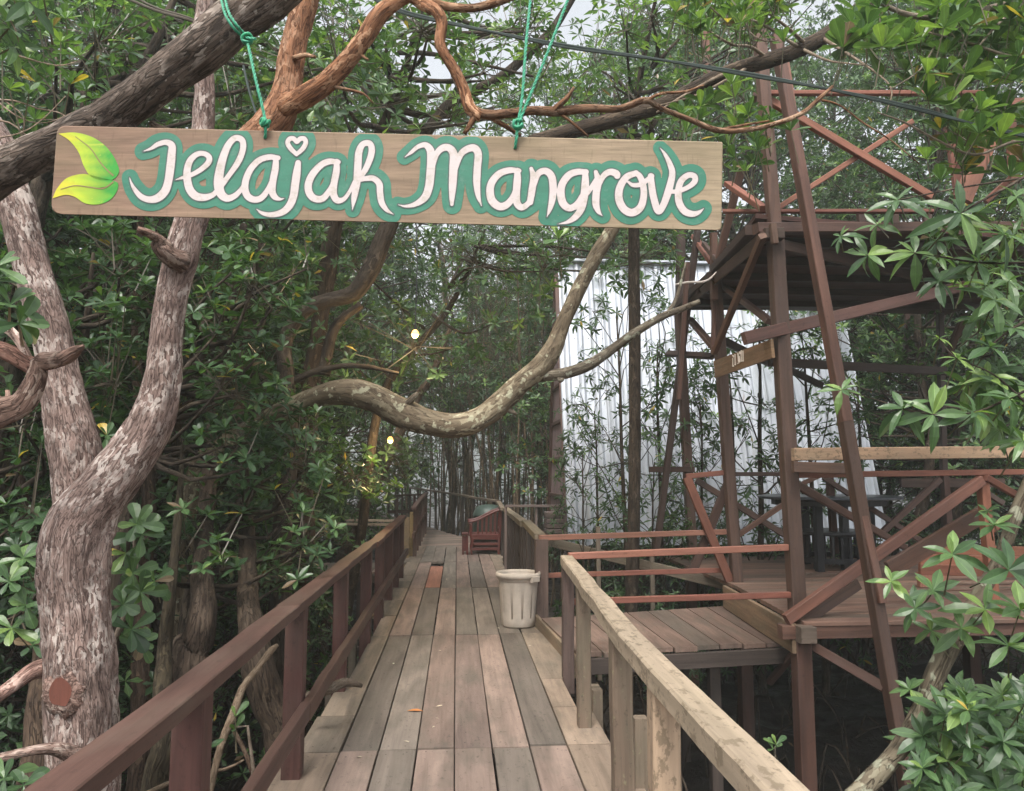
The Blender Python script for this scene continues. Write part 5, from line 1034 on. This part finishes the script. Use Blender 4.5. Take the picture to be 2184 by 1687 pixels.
near_leaves(t,[(1655,1588,4.,32,(0,-.5,1)),(1648,1597,4.,26,(-.4,-.4,.8))],'obo',lc(.5,.85,0),4,.42,32,(20,80))
mb=MB(); tube(mb,[V(P(1650,1600,4.)[0],4.0,GZ),P(1652,1592,4.)],[.006,.004],6,.1); mb.build('stem',B_twig,t)

# ================================================================ leafy trees at middle distance
R=np.random.default_rng(101)
def leafy(name,label,cat,base,regs,kind,W,colf,nl=7,mat=None,tr=.07,up=None,phi=(30,95),branchn=None,cl=.55,extra=None):
    pts=[]; 
    for r in regs: pts+=region(*r)
    C=np.array([P(q[0],q[1],q[2]) for q in pts]); n=len(C); base=np.array(base,float)
    t=empty(name,base,label,cat); K=branchn or max(4,n//9); sel=C[R.choice(n,K,replace=False)]
    for _ in range(3):
        a=np.argmin(((C[:,None]-sel[None])**2).sum(-1),1); sel=np.array([C[a==k].mean(0) if (a==k).any() else sel[k] for k in range(K)])
    sel=sel-V(0,0,.08)
    zmin=C[:,2].min(); cen=C.mean(0); top=V(cen[0],cen[1],max(cen[2],C[:,2].max()-.5)); fork=base+(V(cen[0],cen[1],0)-V(base[0],base[1],0))*.35; fork[2]=max(.2,zmin+.1)
    tm=MB(); tube(tm,[base-V(0,0,.1),(base+fork)/2+V(.05,0,0),fork,(fork+top)/2+R.normal(0,.1,3),top],[tr,tr*.9,tr*.8,tr*.5,tr*.15],9,.15,.05,6,lump=.1)
    sp_=np.array([fork+(top-fork)*f for f in np.linspace(0,.9,12)])
    for k in range(K):
        j=np.argmin(((sp_-(sel[k]-V(0,0,.5)))**2).sum(-1)); m=(sp_[j]+sel[k])/2+R.normal(0,.08,3)-V(0,0,.05); tube(tm,[sp_[j],m,sel[k]],[tr*.32,tr*.2,tr*.1],6,.2,.04,6)
    tm.build('trunk',mat or B_dk2,t,smooth=True)
    ax=nrm((C-sel[a])*1.0+V(0,0,.25)+np.array([q[4] for q in pts])*.35); L=np.array([q[3]*q[2]/F for q in pts])[:,None]
    lb=LB(); lb.whorl(C,ax,nl,L,W,phi,colf,.2); mb=MB(); lb.into(mb,kind); twigs(mb,sel[a]+R.normal(0,.02,(n,3)),C,.005,.003,(.10,.08,.055)); mb.build('crown',L_m,t); return t
leafy('understory_tree','dark glossy-leaved tree filling the gap right of the forked trunk','tree',V(-2.3,4.7,GZ),[(150,[(400,480),(690,480),(640,700),(560,800),(430,820),(380,640)],4.3,6.0,28,42,.6),(70,[(420,820),(600,800),(580,1000),(430,1010)],4.6,6.0,28,40,.5)],'obo',.42,lc(.05,.6,.02))
leafy('understory_tree','dark leafy tree seen between the two limbs of the forked trunk','tree',V(-3.3,5.2,GZ),[(130,[(120,470),(340,470),(330,760),(290,900),(200,960),(150,760)],4.2,6.2,28,42,.6),(40,[(0,430),(60,430),(60,700),(0,700)],4,5,30,42,.6)],'obo',.44,lc(.02,.55,.01))
leafy('understory_tree','leafy young tree with star-shaped sprays above the second railing post','tree',V(-2.0,5.3,GZ),[(120,[(330,1010),(700,1020),(720,1180),(620,1250),(330,1240)],4.6,6.4,28,40,.5),(60,[(560,850),(700,880),(720,1020),(560,1020)],5,6.6,26,36,.5)],'lan',.36,lc(.10,.7,.012))
leafy('understory_tree','shaded leafy tree behind the forked trunk at the far left','tree',V(-3.6,4.2,GZ),[(90,[(-20,820),(110,830),(120,1130),(90,1400),(-20,1400)],4.0,5.6,30,44,.5)],'obo',.44,lc(.0,.5,.01))
leafy('overhead_tree','leafy tree high at the left behind the thick dark bough','tree',V(-3.6,5.6,GZ),[(190,[(60,-40),(640,-40),(560,60),(420,130),(300,260),(60,260)],4.2,7.,26,40,.6),(90,[(440,120),(620,20),(830,120),(700,260),(440,280)],4.6,7,26,36,.6)],'obo',.44,lc(.10,.85,.015),tr=.09,branchn=20)
leafy('overhead_tree','light-leaved tree arching above the middle of the sign','tree',V(-2.0,8.6,GZ),[(230,[(640,-40),(1000,-40),(1010,240),(960,280),(650,280)],5.,8.,26,38,.6),(170,[(1010,-40),(1130,-40),(1230,60),(1100,290),(960,290)],5,8,20,30,.6)],'kiteo',.42,lc(.3,.97,.015),tr=.09,branchn=22)
leafy('overhead_tree','light-leaved tree between the right rope and the tower top','tree',V(2.0,9.0,GZ),[(250,[(1230,60),(1300,-40),(1640,-40),(1620,300),(1130,300),(1180,180)],5.2,8.,24,36,.6)],'kite',.36,lc(.3,.97,.01),tr=.08,branchn=18)
leafy('overhead_tree','narrow-leaved tree drooping over the bow-shaped trunk','tree',V(-1.6,9.8,GZ),[(200,[(640,480),(1300,480),(1180,640),(1080,760),(900,840),(700,820),(640,650)],7.2,10.,20,30,.5),(130,[(900,490),(1450,490),(1450,580),(1350,600),(900,600)],7.5,10.5,20,30,.6)],'lan',.32,lc(.15,.85,.01),tr=.07,nl=8,branchn=15)
HAZE=.0036
R=np.random.default_rng(202)
# ================================================================ thicket prototypes
def proto(name,label,cat,H,R0,ncl,nwh,L,kind,W,colf,trunk_r,group,low=.12,sparse=1.,twc=(1,1,1),roots=0,phi=(35,100),nl=7,bk=None,rc=.42,stem=None):
    t=empty(name,(0,0,0),label,cat,group); tm=MB(); lb=LB()
    k=7; zz=np.linspace(0,H*.92,k); cx=np.cumsum(R.normal(0,.10*H/6,k)); cy=np.cumsum(R.normal(0,.10*H/6,k)); cx[0]=cy[0]=0
    if stem: cx*=stem;cy*=stem
    tp=np.column_stack([cx,cy,zz-.15]); tr=np.linspace(trunk_r,trunk_r*.25,k); tube(tm,tp,tr,9,.22,.05,5,twc,.08)
    ta=[];tb_=[]
    for i in range(ncl):
        f=low+(1-low)*(i+R.uniform(0,1))/ncl; z=H*f; az=R.uniform(0,6.28); rr=R0*(.35+.65*math.sqrt(R.uniform(0,1)))*(math.sin(math.pi*min(1,.25+.75*f))**.5+.15)
        j=min(k-2,int(f*(k-1))); b0=tp[j]+(tp[j+1]-tp[j])*R.uniform(0,1)-V(0,0,.25*R.uniform(0,1)); c=V(tp[j][0]+rr*math.cos(az),tp[j][1]+rr*math.sin(az),z+R.uniform(-.1,.2))
        mid=(b0+c)/2+V(0,0,-.08*rr)+R.normal(0,.07,3); tube(tm,[b0,mid,c],[max(.008,trunk_r*.22),max(.006,trunk_r*.15),.006],5,.25,c=twc)
        m=int(nwh*R.uniform(.6,1.3)); d=nrm(R.normal(size=(m,3)))*(R.uniform(0,1,(m,1))**.4)*rc*V(1.1,1.1,.8); w_=c+d
        ax=nrm(d*.8+V(0,0,.35)+R.normal(0,.25,(m,3))); lb.whorl(w_,ax,nl,L,W,phi,colf,.2)
        ta.append(c+d*.15+R.normal(0,.02,(m,3))); tb_.append(w_)
    twigs(tm,np.concatenate(ta),np.concatenate(tb_),.0045,.003,twc)
    if roots:
        for i in range(roots):
            az=R.uniform(0,6.28); r_=R.uniform(.4,.9); h=R.uniform(.4,1.1); tube(tm,[(0,0,h),(r_*.5*math.cos(az),r_*.5*math.sin(az),h*.8),(r_*math.cos(az),r_*math.sin(az),-.15)],[.03,.028,.022],5,.15,c=twc)
    tm.build('trunk',bk or B_dk2,t,smooth=True); cm=MB(); lb.into(cm,kind); cm.build('crown',L_far,t); return t
GL='mangrove trees in the thicket left of the boardwalk'; GR='mangrove trees in the thicket behind the tower'; GC='tall mangrove trees closing the view beyond the bend'; GS='slender straight stems beyond the walkway bend'
lab={GL:'dark leafy mangrove in the dense thicket left of the boardwalk',GR:'dark leafy mangrove in the thicket behind the tower and hut',GC:'tall leafy mangrove closing the view beyond the walkway bend',GS:'slender straight mangrove stem beyond the walkway bend'}
pa=[proto('mangrove_tree',lab[GL],'tree',7.0,1.4,50,24,.115,'kiteo',.44,lc(.0,.72,.012),.085,GL,.08,roots=5),
    proto('mangrove_tree',lab[GL],'tree',7.4,1.5,50,22,.110,'kite',.36,lc(.05,.8,.012),.075,GL,.10,roots=4),
    proto('mangrove_tree',lab[GL],'tree',6.4,1.35,48,24,.125,'kiteo',.42,lc(.0,.6,.008),.10,GL,.06,roots=6)]
ps=proto('slender_stem',lab[GS],'tree',9.5,.55,14,9,.10,'kite',.30,lc(.1,.8,.01),.034,GS,.42,rc=.35,stem=.35,twc=(2.4,2.3,2.0))
ps2=proto('slender_stem',lab[GS],'tree',8.5,.6,12,9,.10,'kite',.30,lc(.1,.8,.01),.024,GS,.5,rc=.35,stem=.5,twc=(1.8,1.8,1.6))
GV='tall canopy mangroves standing behind the sign and tower'; lab[GV]='tall mangrove whose canopy rises behind the sign and tower'
pv_=[proto('canopy_tree',lab[GV],'tree',12.5,2.7,84,22,.15,'kiteo',.42,lc(.1,.85,.012),.13,GV,.22,rc=.62),
     proto('canopy_tree',lab[GV],'tree',12.0,2.6,84,22,.145,'kite',.38,lc(.1,.9,.012),.12,GV,.30,rc=.62)]
used=set()
def put(p,x,y,rz=None,sc=1.,label=None,group=None,z=GZ,tilt=None):
    rz=R.uniform(0,6.28) if rz is None else rz; tilt=tilt or (R.normal(0,.05),R.normal(0,.05))
    if p.name not in used:
        used.add(p.name); p.location=(x,y,z); p.rotation_euler=(tilt[0],tilt[1],rz); p.scale=(sc,sc,sc)
        if label: p['label']=label
        if group: p['group']=group
        return p
    return copy_thing(p,(x,y,z),rz,sc,label,group,tilt=tilt)
def scatter(n,xr,yr,mind,pro,scr,label,group,avoid=None,z=GZ):
    pts=[];tries=0
    while len(pts)<n and tries<8000:
        tries+=1; x=R.uniform(*xr);y=R.uniform(*yr)
        if avoid and avoid(x,y): continue
        if all((x-a)**2+(y-b)**2>mind**2 for a,b in pts): pts.append((x,y)); put(pro[R.integers(len(pro))],x,y,None,R.uniform(*scr),label,group,z)
    return pts
path=lambda x,y:(abs(x)<1.6 and y<21) or abs(x-(-.1-(y-17)*.3))<1.5 and y>=15
# left thicket
scatter(34,(-9.5,-2.5),(4.6,20),1.25,pa,(.85,1.15),lab[GL],GL,lambda x,y:path(x,y) or (x>-3.2 and y>9) or (x>-4.5 and y>16) or (x>-3.2 and y<6.0) or (x<-1.2*y*.66-1.5))
# far backdrop trees
scatter(26,(-14,9),(23,36),1.9,pa,(1.25,1.9),lab[GC],GC,lambda x,y:path(x,y) or (-3.2<x<4.2 and y<33))
scatter(8,(-13,-7),(12,24),1.6,pa,(1.1,1.5),lab[GL],GL)
# behind the tower / hut
scatter(22,(6.8,17),(9.5,24),1.5,pa,(1.0,1.5),lab[GR],GR)
scatter(7,(3.2,8.5),(15.5,21),1.4,pa,(1.0,1.5),lab[GR],GR)
# slender stems
scatter(70,(-.9,3.4),(15.5,25),.28,[ps,ps2],(.8,1.15),lab[GS],GS,lambda x,y:abs(x)<1.2 and y<18 or abs(x-(-.1-(y-17)*.3))<1.25 or (x>1.3 and y<15.9))
scatter(46,(-3.2,3.4),(21,32),.36,[ps,ps2],(.9,1.3),lab[GS],GS,path)
# saplings in front of the hut
GH='thin saplings growing in front of the corrugated hut'
ph=proto('mangrove_sapling','thin dark sapling with sparse narrow leaves in front of the hut','sapling',5.6,.8,24,8,.15,'lan',.26,lc(.1,.75,.01),.045,GH,.06,rc=.36,nl=8,phi=(45,120),stem=.4)
ph2=proto('mangrove_sapling','thin dark sapling with sparse narrow leaves in front of the hut','sapling',5.2,.7,18,7,.15,'lan',.26,lc(.1,.75,.01),.055,GH,.10,rc=.30,nl=8,phi=(45,120),stem=.3)
for (u,y,p,s_) in((1330,10.2,ph,1.),(1612,9.9,ph2,1.05),(1745,9.6,ph2,.95),(1240,9.6,ph,.62),(1425,10.4,ph,.95),(1480,10.6,ph,.8),(1560,10.5,ph,.9),(1385,9.3,ph,.6),(1690,10.3,ph,.7),(1835,10.4,ph2,.9),(1270,10.8,ph,.75)):
    q=P(u,1100,y); put(p,q[0],y,None,s_,None,None,tilt=(R.normal(0,.02),R.normal(0,.02)))
# canopy crowns closer overhead, between sign and bend
GO='mangroves leaning their crowns over the walkway'
for (x,y,s_) in((-3.9,10.5,1.35),(-4.3,14.5,1.4),(3.9,16,1.6),(-4.0,18.5,1.6)): put(pa[R.integers(3)],x,y,None,s_,'tall mangrove leaning its crown over the walkway',GO,tilt=(0,-.16 if x>0 else .16))
for (x,y,s_) in((-5.2,12,1.),(-6.5,10,.95),(-3.4,16.5,1.1),(-7.5,15,1.15),(-3.6,20.5,1.2),(3.4,22,1.25),(4.6,18.2,1.2),(7.5,17,1.2),(9.,13,1.),(7.6,11.6,.85),(11.5,17,1.2),(12,12,1.05),(-10.5,17,1.2),(-5,21.5,1.25),(5.5,23,1.3),(9.5,21,1.3),(13.5,20,1.3),(-8.5,24,1.35),(-.5,27,1.4),(-3.3,8.9,.85),(-8.6,11.5,1.),(15,15,1.2),(4.2,14.9,.95),(6.5,14.6,1.0)): put(pv_[R.integers(2)],x,y,None,s_,tilt=(R.normal(0,.03),R.normal(0,.03)))
# dark trunks at lower left
GT='dark bare trunks standing in the mud left of the railing'
def trunk(name,label,l,base,col=(1,1,1),mat=None,gr=None):
    pts,rad=PL(l); bx,by,br=base; t=empty(name,(bx,by,GZ),label,'tree',gr); mb=MB(); tube(mb,[V(bx,by,GZ-.1),V(bx,by,GZ+.15)]+pts,[br*1.3,br]+rad,16,.05,.06,7,col,.18); mb.build('trunk',mat or B_dk2,t,smooth=True); return t
q=P(400,1430,4.8); trunk('swamp_tree','thick grey-brown trunk flaring at its foot left of the second railing post',[(395,1440,4.8,96),(418,1370,4.8,78),(432,1300,4.8,60),(432,1200,5.2,46),(440,1080,5.8,38),(452,950,6.4,34),(470,800,6.6,28),(500,640,6.8,22),(520,480,7,18)],(q[0]-.12,4.8,.2),(1.25,1.2,1.2))
q=P(600,1600,4.6); trunk('swamp_tree','leaning dark trunk behind the second railing post',[(600,1600,4.6,78),(572,1500,4.6,80),(548,1400,4.6,74),(530,1300,4.9,52),(528,1200,5.4,42),(520,1060,6.2,34),(505,900,6.8,30),(520,700,7,24),(560,520,7,18)],(q[0]+.1,4.6,.16),(1.05,1.,.95))
q=P(300,1500,5.4); trunk('swamp_tree','slim brown trunk just right of the forked tree',[(300,1600,5.4,52),(300,1400,5.6,42),(308,1200,6,36),(318,1060,6.5,32),(300,900,6.8,28),(290,700,7,22),(300,450,7,16)],(q[0],5.4,.12),(1.3,1.15,1.1))
q=P(360,1600,4.2); trunk('swamp_tree','short greenish trunk low in the mud left of the first railing post',[(330,1690,4.0,70),(345,1600,4.0,54),(345,1500,4.2,44),(350,1400,4.6,34),(365,1250,4.6,26),(380,1100,4.8,18),(390,950,5,10)],(q[0],4.0,.15),(.75,.78,.65))
q=P(650,1280,8.); trunk('swamp_tree','bare crooked trunk between the thicket and the railing',[(640,1300,8.,40),(655,1180,8.,38),(650,1050,8.,36),(640,900,8.,36),(670,760,8,34),(700,600,8,30),(720,450,8,26),(730,300,8,20)],(q[0],8.,.12),(1.2,1.1,1.))
q=P(790,1180,11.); trunk('swamp_tree','thin trunk leaning right beside the lower lamp',[(730,1190,15.,30),(770,1090,15,28),(805,1020,15.,26),(840,950,15.,24),(870,880,15.,22),(920,800,15,16),(960,700,15,10)],(q[0]-1.2,15.,.13),(1.5,1.3,1.1))
q=P(95,1500,4.4); trunk('swamp_tree','reddish trunk partly hidden behind the forked tree at the left',[(70,1690,4.2,90),(85,1500,4.4,66),(95,1350,4.8,46),(70,1200,5.4,32),(40,1000,6,24),(20,800,6.2,20)],(q[0]-.1,4.2,.15),(.9,.8,.75))
# dead sticks
GK='dead sticks lying in the mud left of the railing'
def stick(l,label,col=(.75,.68,.6)):
    mb=MB(); ptube(mb,l,8,.05,.05,9,.1,col); mb.build('dead_stick',B_twig,label=label,cat='stick',smooth=True)
stick([(440,1720,3.3,18),(470,1590,3.4,18),(498,1520,3.5,20),(515,1470,3.6,18),(545,1430,3.7,14),(580,1385,3.8,16),(592,1375,3.8,8)],'pale broken stick leaning up behind the first railing post')
stick([(300,1700,3.6,16),(360,1670,3.6,12),(420,1650,3.6,9),(480,1640,3.7,8),(520,1620,3.7,5)],'thin dead stick lying low beneath the handrail')
stick([(500,1560,3.6,10),(525,1610,3.5,10),(540,1660,3.5,9)],'short dark stick beside the two-leaved seedling',(.6,.5,.45))
stick([(655,1485,4.6,20),(700,1470,4.6,24),(735,1455,4.7,22),(770,1462,4.8,10)],'smooth grey root stub poking out beside the deck edge',(.55,.52,.5))
# root tangle + ground litter
tm=MB()
for i in range(420):
    x=R.uniform(-6,-1.1) if i%2 else R.uniform(.95,8); y=R.uniform(3.2,13); r_=R.uniform(.15,.5); az=R.uniform(0,6.28); h=R.uniform(.1,.55)
    tube(tm,[(x,y,GZ-.05),(x+r_*.4*math.cos(az),y+r_*.4*math.sin(az),GZ+h),(x+r_*math.cos(az),y+r_*math.sin(az),GZ+h*.7),(x+r_*1.5*math.cos(az),y+r_*1.5*math.sin(az),GZ-.05)],[.012,.011,.010,.012],5,.12)
tm.build('root_tangle',B_dk2,kind='stuff',smooth=True)
lm=MB(); lb=LB(); m=700; c=np.column_stack([R.uniform(-7,9,m),R.uniform(2.5,16,m),np.full(m,GZ+.13)]); c=c[(np.abs(c[:,0])>.9)]; lb.whorl(c,V(0,0,1),1,.09,.42,(80,95),lambda a,b: np.where(R.uniform(0,1,(a,b,1))<.5,V(.13,.09,.05),V(.10,.07,.045)),.1); lb.into(lm,'kite'); lm.build('leaf_litter',M_leafdry,kind='stuff')
# understory greenery
um=proto('understory_bush','low dark leafy bush in the mud left of the boardwalk','bush',2.0,.8,16,12,.10,'kiteo',.42,lc(.0,.6,.01),.03,'low bushes in the mud left of the boardwalk',.1)
for (x,y,s_) in((-1.75,7.6,.95),(-2.3,6.2,.8),(-2.2,9.3,.8),(-3.2,5.4,.8),(-2.6,8.2,1.),(-2.4,10.6,.9),(-3.6,7,1.),(-4.6,5.8,1.)): put(um,x,y,None,s_)
um2=proto('understory_bush','low dark bush between the side platform and the hut','bush',1.6,.7,12,10,.11,'lan',.28,lc(.0,.45,.01),.025,'low bushes between the side platform and the hut',.1)
for (x,y,s_) in((2.3,9.6,.7),(2.7,10.3,.9),(2.6,9.1,.6),(4.2,10.8,1.1),(5.6,10.6,1.),(7.2,10.2,1.2),(6.2,11.,1.1)): put(um2,x,y,None,s_)
for o in list(bpy.data.objects):
    if 'org' in o: del o['org']

# ================================================================ thin haze volume, added to lift the blacks like lens veil
hz=MB(); a_=202.; z0,z1=GZ-1.3,18.5
hz.add([(-a_,-a_,z0),(a_,-a_,z0),(a_,a_,z0),(-a_,a_,z0),(-a_,-a_,z1),(a_,-a_,z1),(a_,a_,z1),(-a_,a_,z1)],[np.array([[0,3,2,1],[4,5,6,7],[0,1,5,4],[1,2,6,5],[2,3,7,6],[3,0,4,7]])])
hm=bpy.data.materials.new('haze'); hm.use_nodes=True; hn=hm.node_tree; hn.nodes.clear(); ho=hn.nodes.new('ShaderNodeOutputMaterial'); hv=hn.nodes.new('ShaderNodeVolumePrincipled')
hv.inputs['Color'].default_value=(.86,.92,.90,1); hv.inputs['Density'].default_value=HAZE; hv.inputs['Anisotropy'].default_value=.25; hn.links.new(hv.outputs[0],ho.inputs['Volume'])
hz.build('haze',hm,kind='stuff')
SC.cycles.volume_bounces=1
